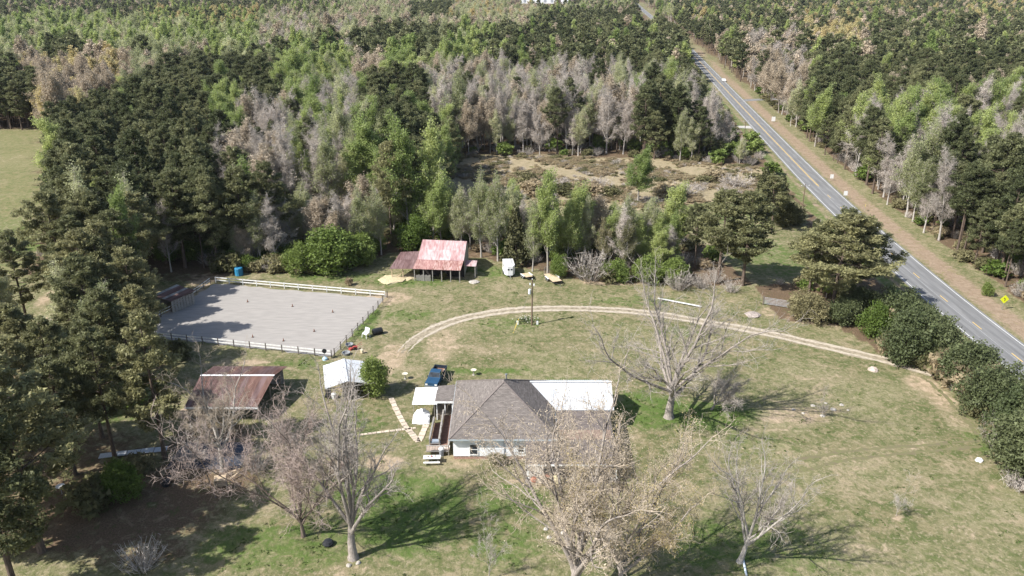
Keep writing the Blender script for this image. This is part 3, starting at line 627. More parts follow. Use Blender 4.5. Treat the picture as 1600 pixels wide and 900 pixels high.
scatter('distant_forest', np.stack([x[rest], y[rest], np.zeros(len(rest))], 1), K, [H[i]/NAT[kinds[i]] for i in rest], rng.uniform(.9, 1.3, len(rest)), FP, 'mixed pine and hardwood forest reaching to the horizon', 'forest')
# undergrowth: bushes along the wood edges and between the stems, dry brush in the clearing
ux, uy, uk, us, ug = [], [], [], [], []
n = 5200; qx = rng.uniform(-170, 210, n); qy = rng.uniform(135, 420, n); p1, p2 = PROJ(qx, qy, 0); r1 = qx-road_x(qy)
okk = ~(inpoly(p1, p2, YARD) | inpoly(p1, p2, FIELD) | inpoly(p1, p2, CLEAR) | ((r1 > -9) & (r1 < 13.5))) & ~((qx > -76) & (qx < -10) & (qy < 158))
_, p3 = PROJ(qx, qy, 2.0)
for poly in CLEARVIEW[3:4]: okk &= ~inpoly(p1, p3, poly)
for a, c in zip(qx[okk], qy[okk]): ux.append(a); uy.append(c); uk.append(random.choice((0, 1, 1, 2, 3, 3))); us.append(random.uniform(.45, 1.15)); ug.append(1.15)
n = 20000; qx = rng.uniform(-30, 95, n); qy = rng.uniform(180, 300, n); p1, p2 = PROJ(qx, qy, 0); okk = inpoly(p1, p2, BROWNCLEAR) & (np.sin(qx*.31)*np.sin(qy*.24+1)+.7*np.sin(qx*.13+qy*.17)+rng.normal(0, .45, n) > -.05)
for a, c in zip(qx[okk], qy[okk]): ux.append(a); uy.append(c); uk.append(random.choice((1, 2, 2, 2, 2, 2, 2, 2, 3))); us.append(random.uniform(.10, .26)*random.choice((.7, 1, 1, 1.8))); ug.append(2.0)
scatter('undergrowth', np.stack([ux, uy, np.zeros(len(ux))], 1), uk, us, ug, [joined('bush', KIND['bush'][4][0]), joined('olive', KIND['olive'][3][0]), joined('brown', KIND['brown'][3][0]), joined('thicket', KIND['thicket'][3][0])], 'low bushes and dry brush under the trees and in the clearing', 'undergrowth')
# ---------------------------------------------------------------- single trees round the farm
OLD = dict(depth=4, tl=2, n=[9, 8, 6, 3], t0=[.6, .3, .25, .2], ang=[.66, .66, .7, .75], len=[2.3, .42, .5, .5], taper=[.1, .4, .4, .3], thin=[.7, .58, .55, .6], lead=[2.3, .42, .5, .5], up=[.02, .06, .07, .04, .02], wob=[.04, .10, .16, .22, .25], tap=.42, tip=.015, stem=.27, thick=.03)
def single(name, label, px, py, top, seed, bark, twigm, leaf=0, leafm=None, leafsize=.12, twigs=2, twig=.8, rz=0., wide=1.0, lean=(0, 0), cat='tree', **kw):
    cx, cy = G(px, py); h = ZT(cy, top); cfg = dict(OLD); cfg.update(kw)
    tr, br, cr = hardwood(seed, h, leaf, leafsize, .5, twigs, twig, **cfg)
    V = np.concatenate(tr.V+br.V); k = h/np.percentile(V[:, 2], 99.3)      # reach exactly the height surveyed
    o = thing(name, label, cat, (cx, cy, 0), rz, None, (k*wide, k*wide, k)); o.rotation_euler = (lean[0], lean[1], rz)
    link('trunk', tr.mesh('trunk'), bark, o); link('branches', br.mesh('branches'), twigm, o)
    if cr: link('buds', cr.mesh('buds'), leafm, o)
    return o
single('pecan_tree', 'tall bare pale grey tree casting a long branching shadow right of the house', 1045, 652, 425, 101, bark_old, twig_old, twigs=1, twig=.9, wide=1.1)
single('bare_tree', 'bare brown tree with several upright stems on the lawn left of the house', 552, 872, 598, 102, bark_old, twig_old, twigs=1, twig=.8, ang=[.5, .6, .65, .75], n=[8, 8, 6, 3], lean=(0, -.05), wide=1.0)
single('twiggy_tree', 'dense reddish twiggy bare tree between the metal shed and the open lawn', 474, 838, 612, 103, bark_b, twig_r, twigs=2, twig=1.0, stem=.16, n=[8, 7, 5, 4], len=[3.2, .5, .5, .5], lead=[3.2, .5, .5, .5], ang=[.55, .6, .7, .8], thick=.014, wide=1.05)
single('budding_tree', 'huge budding tree at the bottom in front of the house porch', 893, 945, 640, 104, bark_old, twig_t, leaf=2, leafm=lf_tan, leafsize=.08, twigs=1, twig=.8, n=[10, 8, 6, 4], wide=1.1, ang=[.6, .65, .7, .75])
single('budding_tree', 'golden tan budding tree right of the huge tree before the porch', 968, 930, 680, 105, bark_old, twig_t, leaf=3, leafm=lf_gold, leafsize=.09, twigs=1, twig=.8, n=[9, 8, 6, 4], wide=.85)
single('bare_tree', 'slender young bare tree at the bottom edge left of the huge budding tree', 764, 905, 768, 106, bark_g, twig_g, twigs=2, twig=.6, n=[7, 4, 3, 2], ang=[.55, .6, .7, .7], len=[1.1, .5, .5, .5], stem=.5, t0=[.35, .25, .2, .15], thick=.012)
single('bare_tree', 'leaning bare tree with a whitish trunk beside a white and blue pipe', 1156, 878, 680, 107, bark_w, twig_old, twigs=1, twig=.8, lean=(0, .12), n=[7, 7, 6, 3], ang=[.5, .6, .7, .75], wide=.85)
single('sapling', 'small bare sapling in a ring of orange soil on the right lawn', 1400, 806, 730, 108, bark_g, twig_g, twigs=2, twig=.5, n=[8, 4, 3, 2], len=[.9, .5, .5, .5], stem=.5, t0=[.35, .25, .2, .15], thick=.012, tip=.01)
single('sapling', 'small bare sapling standing among pale stones right of the tall grey tree', 1284, 652, 596, 109, bark_w, twig_g, twigs=2, twig=.5, n=[8, 4, 3, 2], len=[.9, .5, .5, .5], stem=.5, t0=[.35, .25, .2, .15], thick=.013, tip=.01)
single('bare_tree', 'bare pale tree standing in front of the brown metal roof shed', 349, 735, 560, 110, bark_w, twig_t, twigs=2, twig=.8, n=[6, 6, 5, 4], ang=[.6, .65, .7, .75], wide=.95, stem=.34, len=[1.5, .5, .5, .5], lead=[1.6, .5, .5, .5])
single('dead_sapling', 'thin dark leaning stem beside the wooden crate', 337, 778, 668, 111, bark_b, twig_g, twigs=1, twig=.5, n=[5, 3, 2, 1], stem=.7, len=[.3, .5, .5, .5], lead=[.2, .5, .5, .5], t0=[.4, .2, .2, .2], thick=.008, lean=(0, -.14))
single('bare_tree', 'bare grey branches lying out over the lawn right of the tall grey tree', 1112, 640, 575, 112, bark_old, twig_old, twigs=1, twig=.8, n=[6, 6, 5, 3], lean=(0, .5), wide=.9, stem=.2)
tree_px('bush', 586, 617, 556, 'rounded green leafy tree beside the white roofed carport', wide=.82, i=0, cat='tree', name='leafy_tree')
tree_px('magnolia', 776, 724, 708, 'clipped round evergreen bush at the house front wall', wide=1.35, i=0, swap={'crown': lf_olive})
# tall pines bottom left and along the ring
for j, (a, b, t, w, txt) in enumerate([
  (66, 862, 560, 1.0, 'pine with a bare straight trunk nearest the bottom left corner'), (258, 716, 492, .9, 'pine with a dark bare trunk left of the brown roofed shed'),
  (180, 716, 520, .9, 'pine behind the white metal sheets lying on the ground'), (160, 684, 505, .9, 'slim pine left of and behind the white metal sheets'),
  (28, 935, 640, 1.0, 'pine below the corner reaching up at the left edge'), (-60, 880, 570, 1.1, 'pine beyond the left edge near the corner'), (118, 742, 560, 1.0, 'low crowned pine between dish and metal sheets'), (-15, 680, 500, 1.1, 'broad pine at the left edge behind the dish'),
  (12, 800, 540, 1.05, 'big pine at the left edge above the corner'), (-40, 740, 500, 1.1, 'pine cut by the left edge of the view'),
  (95, 650, 500, 1.0, 'pine in the middle of the bottom left group'), (48, 705, 530, 1.0, 'pine behind the small white dish'),
  (212, 612, 482, 1.0, 'pine just below the shaded corner of the riding ring'), (128, 596, 470, 1.0, 'pine at the edge of the bare tan clearing'),
  (20, 612, 470, 1.0, 'pine left of the tan clearing at the view edge'), (-20, 560, 410, 1.0, 'dark pine at the left edge beside the tan clearing'),
  (205, 532, 408, 1.0, 'pine at the near left corner of the riding ring'), (172, 512, 372, 1.05, 'pine left of the ring behind the corner pine'),
  (236, 500, 404, 1.0, 'pine whose crown shades the left end of the riding ring'), (132, 488, 340, 1.05, 'pine above the tan clearing'),
  (200, 478, 330, 1.05, 'tall pine beside the old grey shed'), (160, 452, 300, 1.1, 'tall pine at the left end of the pine stand'),
  (228, 440, 300, 1.05, 'tall pine behind the old grey shed'), (122, 440, 300, .9, 'pine at the corner of the green field'), (290, 418, 268, 1.05, 'tall pine right behind the old grey shed'),
  (340, 412, 262, 1.0, 'pine behind the far corner of the ring'), (385, 410, 262, 1.0, 'pine above the blue barrel'), (430, 402, 255, .95, 'pine left of the big bright green bush')]):
    tree_px('pine', a, b, t, txt, 'pines round the riding ring', wide=w*1.22, i=(1, 3, 0, 1)[j % 4], swap={'crown': lf_hero})
rgp = np.random.default_rng(31)
for k in range(26):
    a, b = rgp.uniform(40, 240), rgp.uniform(425, 640)
    if k % 3 == 0 and b > 500: continue
    if b < 490: a = max(a, 100+(a-40)*.6)
    if (80 < a < 125 and 485 < b < 520) or (a > 205 and 445 < b < 530): continue
    tree_px('pine' if k % 5 else 'pale', a, b, b-rgp.uniform(120, 165), ('pine' if k % 5 else 'pale budding tree')+' in the wood strip left of the riding ring', ('pines' if k % 5 else 'budding trees')+' in the strip left of the ring', wide=1.2, i=k, swap={'crown': lf_hero} if k % 5 else None)
tree_px('green', 210, 470, 305, 'pale yellow green leafy tree among the dark pines left of the ring', wide=.7, i=0)
tree_px('bare', 268, 425, 315, 'bare grey tree between the pines above the old grey shed', wide=.8)
tree_px('pale', 15, 545, 420, 'thin pale tree at the left edge by the bare tan ground', wide=1.0)
tree_px('cedar', 32, 391, 376, 'small dark round evergreen alone in the green field', wide=2.0, name='evergreen_bush')
# belt of trees behind the barn and the trailers
BELT = [('bush', 520, 424, 352, 1.35, 'big bright green bush at the wood edge left of the barn'), ('bush', 476, 426, 378, 1.1, 'lower green bush left of the big bright green bush'), ('bush', 566, 412, 362, 1.0, 'green bush right of the big bright green bush'),
 ('pale', 562, 405, 300, 1.0, 'pale budding tree behind the big bright green bush'), ('pale', 596, 398, 300, .95, 'pale budding tree left of the yellow green tree'), ('bush', 648, 392, 332, .75, 'bright yellow green tree right behind the barn'),
 ('pine', 612, 380, 222, .9, 'tall dark pine behind the brown lean-to'), ('pine', 650, 372, 240, .9, 'tall dark pine behind the pink barn roof'), ('green', 668, 372, 205, .9, 'tall green tree above the pink barn roof'), ('green', 640, 378, 200, .85, 'tall green tree left of the one above the barn'),
 ('green', 690, 385, 300, .8, 'green tree right behind the pink barn roof'), ('pale', 722, 394, 296, .95, 'pale budding tree right of the barn roof'), ('pale', 752, 402, 275, .9, 'pale budding tree above the barn side roof'), ('bare', 735, 388, 300, .9, 'bare grey tree right of the barn'),
 ('pale', 778, 408, 280, .9, 'pale budding tree left of the dark cedar'), ('cedar', 806, 412, 322, 1.0, 'dark pointed cedar behind the white horse trailer'), ('green', 856, 428, 276, .85, 'tall fresh green tree behind the flatbed trailer'), ('green', 884, 420, 300, .8, 'fresh green tree right of the tall one behind the flatbed'),
 ('pale', 832, 424, 318, .8, 'pale thin tree between cedar and tall green tree'), ('pale', 912, 416, 312, .7, 'whitish green slender tree above the flatbed trailer'), ('thicket', 920, 436, 388, 1.35, 'grey brown twiggy thicket right of the flatbed trailer'), ('bush', 872, 432, 396, .8, 'small bright green bush behind the flatbed deck'),
 ('pale', 942, 422, 345, .85, 'pale olive tree behind the twiggy thicket'), ('bush', 962, 438, 402, 1.1, 'bright green bush right of the twiggy thicket'), ('pale', 978, 430, 345, .9, 'pale olive tree above the bright green bush'), ('pine', 1006, 392, 318, .9, 'small dark pine at the near edge of the clearing'),
 ('green', 1040, 420, 338, 1.0, 'bright green tree left of the two lawn pines'), ('bush', 1010, 440, 398, 1.1, 'green bush below the bright green tree'), ('bush', 1052, 442, 400, 1.1, 'green bush at the lawn edge left of the two pines'), ('green', 997, 316, 232, 1.35, 'round fresh green tree alone at the clearing edge'),
 ('pine', 1122, 442, 298, 1.5, 'left one of two tall pines behind the farm gate'), ('pine', 1160, 446, 302, 1.5, 'right one of two tall pines behind the farm gate'), ('pine', 1085, 420, 318, .9, 'pine left of the two tall pines'), ('thicket', 1142, 456, 432, 1.0, 'grey twiggy thicket at the foot of the two tall pines'), ('thicket', 1095, 450, 424, 1.0, 'grey twiggy thicket left of the two tall pines'), ('thicket', 1060, 452, 415, 1.0, 'grey brush beside the long white board'),
 ('cedar', 1190, 330, 262, 1.1, 'dark evergreen at the far end of the pine row by the road'), ('cedar', 1215, 345, 275, 1.2, 'dark evergreen between the clearing and the road'), ('pine', 1205, 362, 275, 1.4, 'pine between the clearing and the road'), ('bush', 1232, 352, 312, 1.1, 'olive green bush beside the road verge'),
 ('pine', 1262, 468, 352, 1.5, 'left pine of the big clump beside the road'), ('pine', 1298, 492, 335, 1.7, 'large middle pine of the big clump beside the road'), ('pine', 1330, 478, 340, 1.6, 'right pine of the big clump beside the road'), ('pine', 1310, 452, 328, 1.5, 'back pine of the big clump beside the road'),
 ('magnolia', 1262, 502, 455, 1.0, 'low olive evergreen skirting the left foot of the pine clump'), ('magnolia', 1312, 506, 462, 1.0, 'low evergreen skirting the right foot of the pine clump'), ('magnolia', 1345, 496, 448, 1.0, 'evergreen bush between the pine clump and the hedge'),
 ('bush', 1372, 526, 472, .9, 'yellowish green bush at the head of the roadside hedge'), ('magnolia', 1418, 560, 482, 1.0, 'big dark evergreen bush in the roadside hedge left of the drive mouth'), ('magnolia', 1460, 562, 490, .95, 'dark evergreen bush behind the drive mouth'), ('magnolia', 1400, 520, 452, .9, 'evergreen bush next to the road edge line'),
 ('magnolia', 1440, 528, 470, .9, 'evergreen bush touching the road behind the hedge'), ('magnolia', 1500, 606, 530, .95, 'grey green evergreen bush right of the drive mouth'), ('magnolia', 1545, 648, 570, .95, 'evergreen bush on the lower part of the hedge'), ('magnolia', 1580, 690, 612, 1.0, 'evergreen bush near the right edge above the lowest one'), ('magnolia', 1596, 745, 650, 1.0, 'lowest dark evergreen bush at the right edge'), ('magnolia', 1520, 590, 535, .8, 'small evergreen bush hugging the road behind the hedge'), ('thicket', 1580, 715, 655, .9, 'mauve twiggy bush between the two lowest hedge bushes'),
 ('magnolia', 1640, 720, 620, 1.0, 'evergreen bush half out of view on the right'), ('bush', 1404+50, 335, 316, .6, 'bright green bush right of the yellow sign across the road'), ('bush', 1540, 462, 440, .8, 'bright green bush left of the yellow diamond sign')]
for j, (kd, a, b, t, w, txt) in enumerate(BELT):
    sw = {'crown': lf_hero} if kd == 'pine' else ({'crown': lf_olive} if 'olive' in txt else None)
    tree_px(kd, a, b, t, txt, wide=w, i=j, swap=sw)
# denser wood edge behind the ring, the barn and the trailers
EDGE = [(330, 418), (450, 420), (560, 405), (620, 384), (760, 392), (900, 424), (1000, 432), (1062, 438)]
ea, eb = np.array([p[0] for p in EDGE], float), np.array([p[1] for p in EDGE], float); rge = np.random.default_rng(77)
for k in range(88):
    a = 335+k*8.2+rge.uniform(-4, 4); b = np.interp(a, ea, eb)-rge.uniform(2, 34); 
    if a < 700: kd = rge.choice(['pale', 'bush', 'bare', 'green', 'bush', 'tan']); t = b-rge.uniform(60, 105)
    else: kd = rge.choice(['pale', 'green', 'pale', 'tan', 'bush', 'bare', 'green']); t = max(282+rge.uniform(0, 45), b-rge.uniform(60, 120))
    if kd == 'bush': t = b-rge.uniform(22, 40)
    d_ = dict(pale='pale budding tree', bush='green bush', bare='bare grey tree', green='fresh green tree', tan='tan budding tree')[kd]; w_ = 'at the wood edge '+('behind the riding ring' if a < 600 else 'behind the barn' if a < 790 else 'behind the trailers')
    tree_px(str(kd), a, b, t, d_+' '+w_, d_+'s '+w_, wide=1.1 if kd == 'bush' else 1.25)
for k in range(22):
    a = 262+k*10.5+rge.uniform(-4, 4); b = (424 if a > 330 else 408)-rge.uniform(0, 12); kd = ('bush', 'olive', 'bush', 'thicket')[k % 4]
    tree_px(kd, a, b, b-rge.uniform(16, 34), dict(bush='leafy green bush', olive='olive bush', thicket='grey twiggy thicket')[kd]+' under the trees behind the ring far fence', 'bushes behind the ring far fence', wide=1.2)
for k in range(26):
    a, b = 735+k*17.5+rge.uniform(-9, 9), rge.uniform(286, 318)-(8 if k > 18 else 0); kd = ('thicket', 'olive', 'brown', 'thicket')[k % 4]
    tree_px(kd, a, b, b-rge.uniform(9, 24), dict(thicket='grey brown twiggy thicket', olive='olive bush', brown='dry brown bush')[kd]+' on the scrubby clearing behind the barn trees', kd+' bushes on the clearing', wide=rge.uniform(1.3, 2.2))
hl = spline([(1352, 500), (1400, 556), (1470, 596), (1520, 640), (1566, 710), (1600, 770)], 8)
for k in range(30):
    q = hl[int(rge.uniform(0, len(hl)-1))]; a, b = q[0]+rge.uniform(-8, 34), q[1]+rge.uniform(-22, 4); kd = ('olive', 'thicket', 'bush', 'olive', 'brown')[k % 5]
    tree_px(kd, a, b, b-rge.uniform(18, 52), dict(bush='small leafy green bush', olive='olive brown bush', thicket='grey twiggy thicket', brown='dry brown bush')[kd]+' filling the roadside hedge', kd+' bushes in the roadside hedge', wide=rge.uniform(.8, 1.3))
# undergrowth in the bottom left
for kd, a, b, t, w, txt in [('bush', 190, 780, 718, .9, 'green bush right below the white metal sheets'), ('olive', 150, 790, 745, 1.2, 'olive bush beside the small white dish'), ('thicket', 222, 888, 846, 1.2, 'grey leafless bush at the bottom left'), ('olive', 210, 740, 708, 1.1, 'olive bush at the end of the metal sheets'),
   ('bush', 215, 640, 606, 1.0, 'green bush in the sun patch left of the shed'), ('olive', 280, 560, 530, 1.0, 'olive bush by the near ring fence'), ('thicket', 400, 735, 700, 1.1, 'twiggy brush heap right of the dark tarp'), ('thicket', 300, 722, 690, 1.3, 'bare brush heap over the dark tarp'), ('olive', 692, 437, 424, .5, 'small dark shrub in front of the barn'), ('brown', 545, 446, 434, .7, 'small dry shrub on the grass above the ring')]:
    tree_px(kd, a, b, t, txt, wide=w)
# weeds and rough grass tufts on the lawn
rng = np.random.default_rng(9); wd = TB(); C = []
for px_, py_, wx, hy, s in LUSH:
    if py_ < 425: continue
    cx, cy = G(px_, py_); rx = abs(G(px_+wx, py_)[0]-cx); ry = abs(G(px_, py_-hy)[1]-cy); m = int(rx*ry*2.0*s); a = rng.normal(0, .5, (m, 2)); C.append(np.stack([cx+a[:, 0]*rx, cy+a[:, 1]*ry, np.full(m, .05)], 1))
a = rng.uniform(0, 1, (15000, 2)); P = np.stack([-30+a[:, 0]*105, 58+a[:, 1]*90, np.full(15000, .04)], 1); nzv = np.sin(P[:, 0]*.41+1)*np.sin(P[:, 1]*.33)+np.sin(P[:, 0]*1.1+P[:, 1]*.9)*.6; P = P[(nzv > .7) & (np.sin(P[:, 0]*2.3)*np.sin(P[:, 1]*1.9+.5)+rng.normal(0, .3, len(P)) > .35)]; C.append(P)
C = np.concatenate(C); q1, q2 = PROJ(C[:, 0], C[:, 1], 0); inr = inpoly(C[:, 0], C[:, 1], RING); hx = (C[:, 0] > -15) & (C[:, 0] < 14) & (C[:, 1] > 78) & (C[:, 1] < 108); C = C[inpoly(q1, q2, YARD) & ~inr & ~hx]
dd = np.min(np.linalg.norm(C[:, None, :2]-np.array(drv)[None, :, :], axis=2), 1); C = C[dd > 1.7]
wd.leaves(rng, C, 7, .3, .13, .25, .3)
tag(link('weeds', wd.mesh('weeds'), leafmat('weed_leaves', (.085, .12, .032), .7, .1, .25)), 'scattered green weeds and grass tufts on the lawn', 'weeds', kind='stuff')
# ---------------------------------------------------------------- buildings
siding = mat('white_siding', (.80, .81, .81), .6, .06, 1.5); brick = mat('foundation_brick', (.36, .20, .15), .9, .3, 9, .3, col2=(.50, .33, .26)); trimw = mat('white_trim', (.78, .78, .77), .55, .05, 2)
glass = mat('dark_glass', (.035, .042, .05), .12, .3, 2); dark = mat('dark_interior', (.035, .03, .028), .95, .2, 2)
wood = mat('weathered_wood', (.26, .215, .17), .9, .25, 4, .3, stretch=(1, 1, 6)); woodg = mat('grey_wood', (.29, .27, .245), .9, .25, 4, .3, stretch=(1, 1, 5)); woodr = mat('red_brown_deck', (.20, .115, .085), .9, .2, 3, .2); woodt = mat('tan_lumber', (.52, .40, .27), .85, .15, 3)
def shingle_mat(name, c):
    m = bpy.data.materials.new(name); nt, N, L, b = nodes(m); tc = N.new('ShaderNodeTexCoord'); br = N.new('ShaderNodeTexBrick'); mp = N.new('ShaderNodeMapping')
    L.new(tc.outputs['UV'], mp.inputs[0]); L.new(mp.outputs[0], br.inputs[0]); br.inputs['Scale'].default_value = 1.0; br.inputs['Brick Width'].default_value = .42; br.inputs['Row Height'].default_value = .18; br.inputs['Mortar Size'].default_value = .012
    br.inputs['Color1'].default_value = (*[q*.78 for q in c], 1); br.inputs['Color2'].default_value = (*[q*1.2 for q in c], 1); br.inputs['Mortar'].default_value = (*[q*.55 for q in c], 1)
    nz = N.new('ShaderNodeTexNoise'); nz.inputs['Scale'].default_value = 1.6; nz.inputs['Detail'].default_value = 6; mp2 = N.new('ShaderNodeMapping'); mp2.inputs['Scale'].default_value = (.35, 3.2, 1); L.new(tc.outputs['UV'], mp2.inputs[0]); L.new(mp2.outputs[0], nz.inputs[0])
    mx = N.new('ShaderNodeMix'); mx.data_type = 'RGBA'; mx.blend_type = 'MULTIPLY'; mx.inputs[0].default_value = .75; rp = N.new('ShaderNodeValToRGB'); rp.color_ramp.elements[0].position = .3; rp.color_ramp.elements[1].position = .7; rp.color_ramp.elements[0].color = (.62, .60, .58, 1); rp.color_ramp.elements[1].color = (1.25, 1.2, 1.16, 1)
    L.new(nz.outputs[0], rp.inputs[0]); L.new(br.outputs[0], mx.inputs[6]); L.new(rp.outputs[0], mx.inputs[7]); L.new(mx.outputs[2], b.inputs['Base Color']); b.inputs['Roughness'].default_value = .95; b.inputs['Specular IOR Level'].default_value = .15
    bp = N.new('ShaderNodeBump'); bp.inputs['Strength'].default_value = .5; bp.inputs['Distance'].default_value = .03; L.new(br.outputs['Fac'], bp.inputs['Height']); bp.invert = True; L.new(bp.outputs[0], b.inputs['Normal']); return m
shing = shingle_mat('brown_shingles', (.188, .17, .158)); shing2 = shingle_mat('old_brown_shingles', (.165, .145, .136))
def roofplane(name, pts, th, m, parent):
    """roof plane with UVs in metres: u along the eave, v up the slope; pts[0], pts[1] are the eave"""
    P = [Vector(p) for p in pts]; e = (P[1]-P[0]).normalized(); nrm = (P[1]-P[0]).cross(P[-1]-P[0]).normalized(); v = nrm.cross(e)
    mb = MB(); mb.slab(P, th); o = mb.build(name, m, parent); uv = o.data.uv_layers.new(name='UVMap')
    for lp in o.data.loops:
        d = Vector(o.data.vertices[lp.vertex_index].co)-P[0]; uv.data[lp.index].uv = (d.dot(e), d.dot(v))
    return o
def clapboards(mb, a, b, z0, z1, out, step=.2):
    """lapped boards between ground points a and b; out is the outward normal"""
    z = z0; a = Vector((*a, 0)); b = Vector((*b, 0)); n = Vector((*out, 0))
    while z < z1-.01:
        t = min(step, z1-z); p = [a+n*.035, b+n*.035, b+n*.008, a+n*.008]
        mb.add([p[0]+Vector((0, 0, z)), p[1]+Vector((0, 0, z)), p[2]+Vector((0, 0, z+t)), p[3]+Vector((0, 0, z+t)), a+Vector((0, 0, z)), b+Vector((0, 0, z))], [(0, 1, 2, 3), (4, 5, 1, 0)]); z += t
def window(parent, x, y, z0, z1, w, face=-1):
    f = MB(); h = z1-z0; zc = (z0+z1)/2
    f.box((x, y+face*.06, z1+.05), (w+.22, .06, .1)).box((x, y+face*.06, z0-.05), (w+.22, .08, .1))
    for s in (-1, 1): f.box((x+s*(w/2+.05), y+face*.06, zc), (.1, .06, h-.004))
    f.box((x, y+face*.055, zc), (w-.004, .05, .06))
    o = f.build('window', trimw, parent)
    for k in (0, 1): MB().box((x, y+face*.042, z0+h*(.25+.5*k)), (w-.01, .02, h/2-.07)).build('pane', glass, o)
    return o
# farmhouse
hs = thing('farmhouse', 'white farmhouse with brown hipped shingle roof and white metal roofed wing', 'house', (0, 0, 0))
w = MB(); x0, x1, yA, yB = -7.25, 5.1, 84.2, 98.1
w.box(((x0+x1)/2, (yA+yB)/2, 1.8), (x1-x0, yB-yA, 2.7)); clapboards(w, (x0, yA), (x1, yA), .46, 3.1, (0, -1)); clapboards(w, (x0, yB), (x0, yA), .46, 3.1, (-1, 0))
w.build('wall', siding, hs)
MB().box(((x0+x1)/2, (yA+yB)/2, .225), (x1-x0-.06, yB-yA-.06, .45)).build('foundation', brick, hs)
ex0, ex1, ey0, ey1, ez = -7.75, 5.6, 83.65, 98.65, 3.2; ap = (-1.05, 91.3, 7.05); apb = (-1.05, 91.9, 7.05)
roof = roofplane('roof_slope', [(ex0, ey0, ez), (ex1, ey0, ez), ap], .14, shing, hs)
roofplane('roof_slope', [(ex1, ey0, ez), (ex1, ey1, ez), apb, ap], .14, shing, hs); roofplane('roof_slope', [(ex1, ey1, ez), (ex0, ey1, ez), apb], .14, shing, hs); roofplane('roof_slope', [(ex0, ey1, ez), (ex0, ey0, ez), ap, apb], .14, shing, hs)
caps = MB()
for c in ((ex0, ey0), (ex1, ey0)): caps.beam((c[0], c[1], ez+.02), (ap[0], ap[1], ap[2]+.02), .22, .05)
for c in ((ex0, ey1), (ex1, ey1)): caps.beam((c[0], c[1], ez+.02), (apb[0], apb[1], apb[2]+.02), .22, .05)
caps.build('hip_caps', mat('hip_cap', (.175, .148, .135), .95, .15, 4), hs)
fas = MB(); fas.box(((ex0+ex1)/2, ey0-.02, ez-.12), (ex1-ex0, .04, .2)).box((ex0-.02, (ey0+ey1)/2, ez-.12), (.04, ey1-ey0, .2)).box((ex1+.02, (ey0+ey1)/2, ez-.12), (.04, ey1-ey0, .2)).box(((ex0+ex1)/2, (ey0+yA)/2, ez-.2), (ex1-ex0-.1, yA-ey0-.05, .03)); fas.build('fascia', mat('grey_soffit', (.42, .47, .50), .7, .08, 3), hs)
MB().tube([(-.75, 92.3, 6.7), (-.75, 92.3, 7.5)], .09, 8).tube([(-.75, 92.3, 7.5), (-.75, 92.3, 7.62)], .17, 8).build('vent_pipe', mat('grey_metal', (.25, .26, .27), .5, .15, 3, metal=.4), hs)
window(hs, -4.72, yA, ZT(yA, 709.5), ZT(yA, 694.5), .92); window(hs, 1.15, yA, ZT(yA, 706), ZT(yA, 697), .7)
MB().tube([(-.98, yA-.1, .3), (-.98, yA-.1, 2.8), (-.98, ey0-.02, 3.05)], .045, 6).build('downspout', mat('grey_downspout', (.34, .35, .36), .5, .1, 3), hs)
# white metal wing
MB().box((9.05, 95., 1.52), (7.9, 7.3, 3.0)).build('wing_wall', siding, hs)
tinw = mat('white_roof_metal', (.56, .575, .59), .35, .10, 1.2, .05, stretch=(6, .6, 1), rand=.06, metal=.15); tin_g = mat('galvanised_roof', (.62, .635, .655), .42, .14, 1.3, .05, stretch=(5, .5, 1), rand=.08, metal=.1)
def tinroof(parent, name, m, e0, e1, r0, r1, n, rows=1, rib=.035, th=.03, mats=None, jitter=0.0):
    """sheets laid side by side from eave e0-e1 up to ridge r0-r1, each sheet an object with raised seams"""
    e0, e1, r0, r1 = [Vector(p) for p in (e0, e1, r0, r1)]
    for k in range(n):
        a0, a1 = e0.lerp(e1, (k+.004)/n), e0.lerp(e1, (k+.996)/n); b0, b1 = r0.lerp(r1, (k+.004)/n), r0.lerp(r1, (k+.996)/n)
        for q in range(rows):
            s0, s1 = q/rows, (q+1)/rows+(.02 if q < rows-1 else 0); up = Vector((0, 0, .008*q+random.uniform(0, jitter)))
            p = [a0.lerp(b0, s0)+up, a1.lerp(b1, s0)+up, a1.lerp(b1, s1)+up, a0.lerp(b0, s1)+up]; mb = MB(); mb.slab(p, th)
            for t in (.03, .36, .69): mb.beam(p[0].lerp(p[1], t)+Vector((0, 0, rib/2)), p[3].lerp(p[2], t)+Vector((0, 0, rib/2)), .05, rib)
            mb.build(name, random.choice(mats) if mats else m, parent)
tinroof(hs, 'roof_sheet', tinw, (2.4, 90.85, 3.08), (13.35, 90.85, 3.08), (2.4, 95, 5.02), (13.35, 95, 5.02), 12); tinroof(hs, 'roof_sheet', tinw, (13.35, 99.15, 3.08), (2.4, 99.15, 3.08), (13.35, 95, 5.02), (2.4, 95, 5.02), 12)
MB().beam((2.4, 95, 5.06), (13.4, 95, 5.06), .4, .04).build('ridge_cap', tinw, hs)
MB().add([(13.0, 91.35, 3.0), (13.0, 98.65, 3.0), (13.0, 95, 4.85)], [(0, 1, 2)]).build('gable', siding, hs)
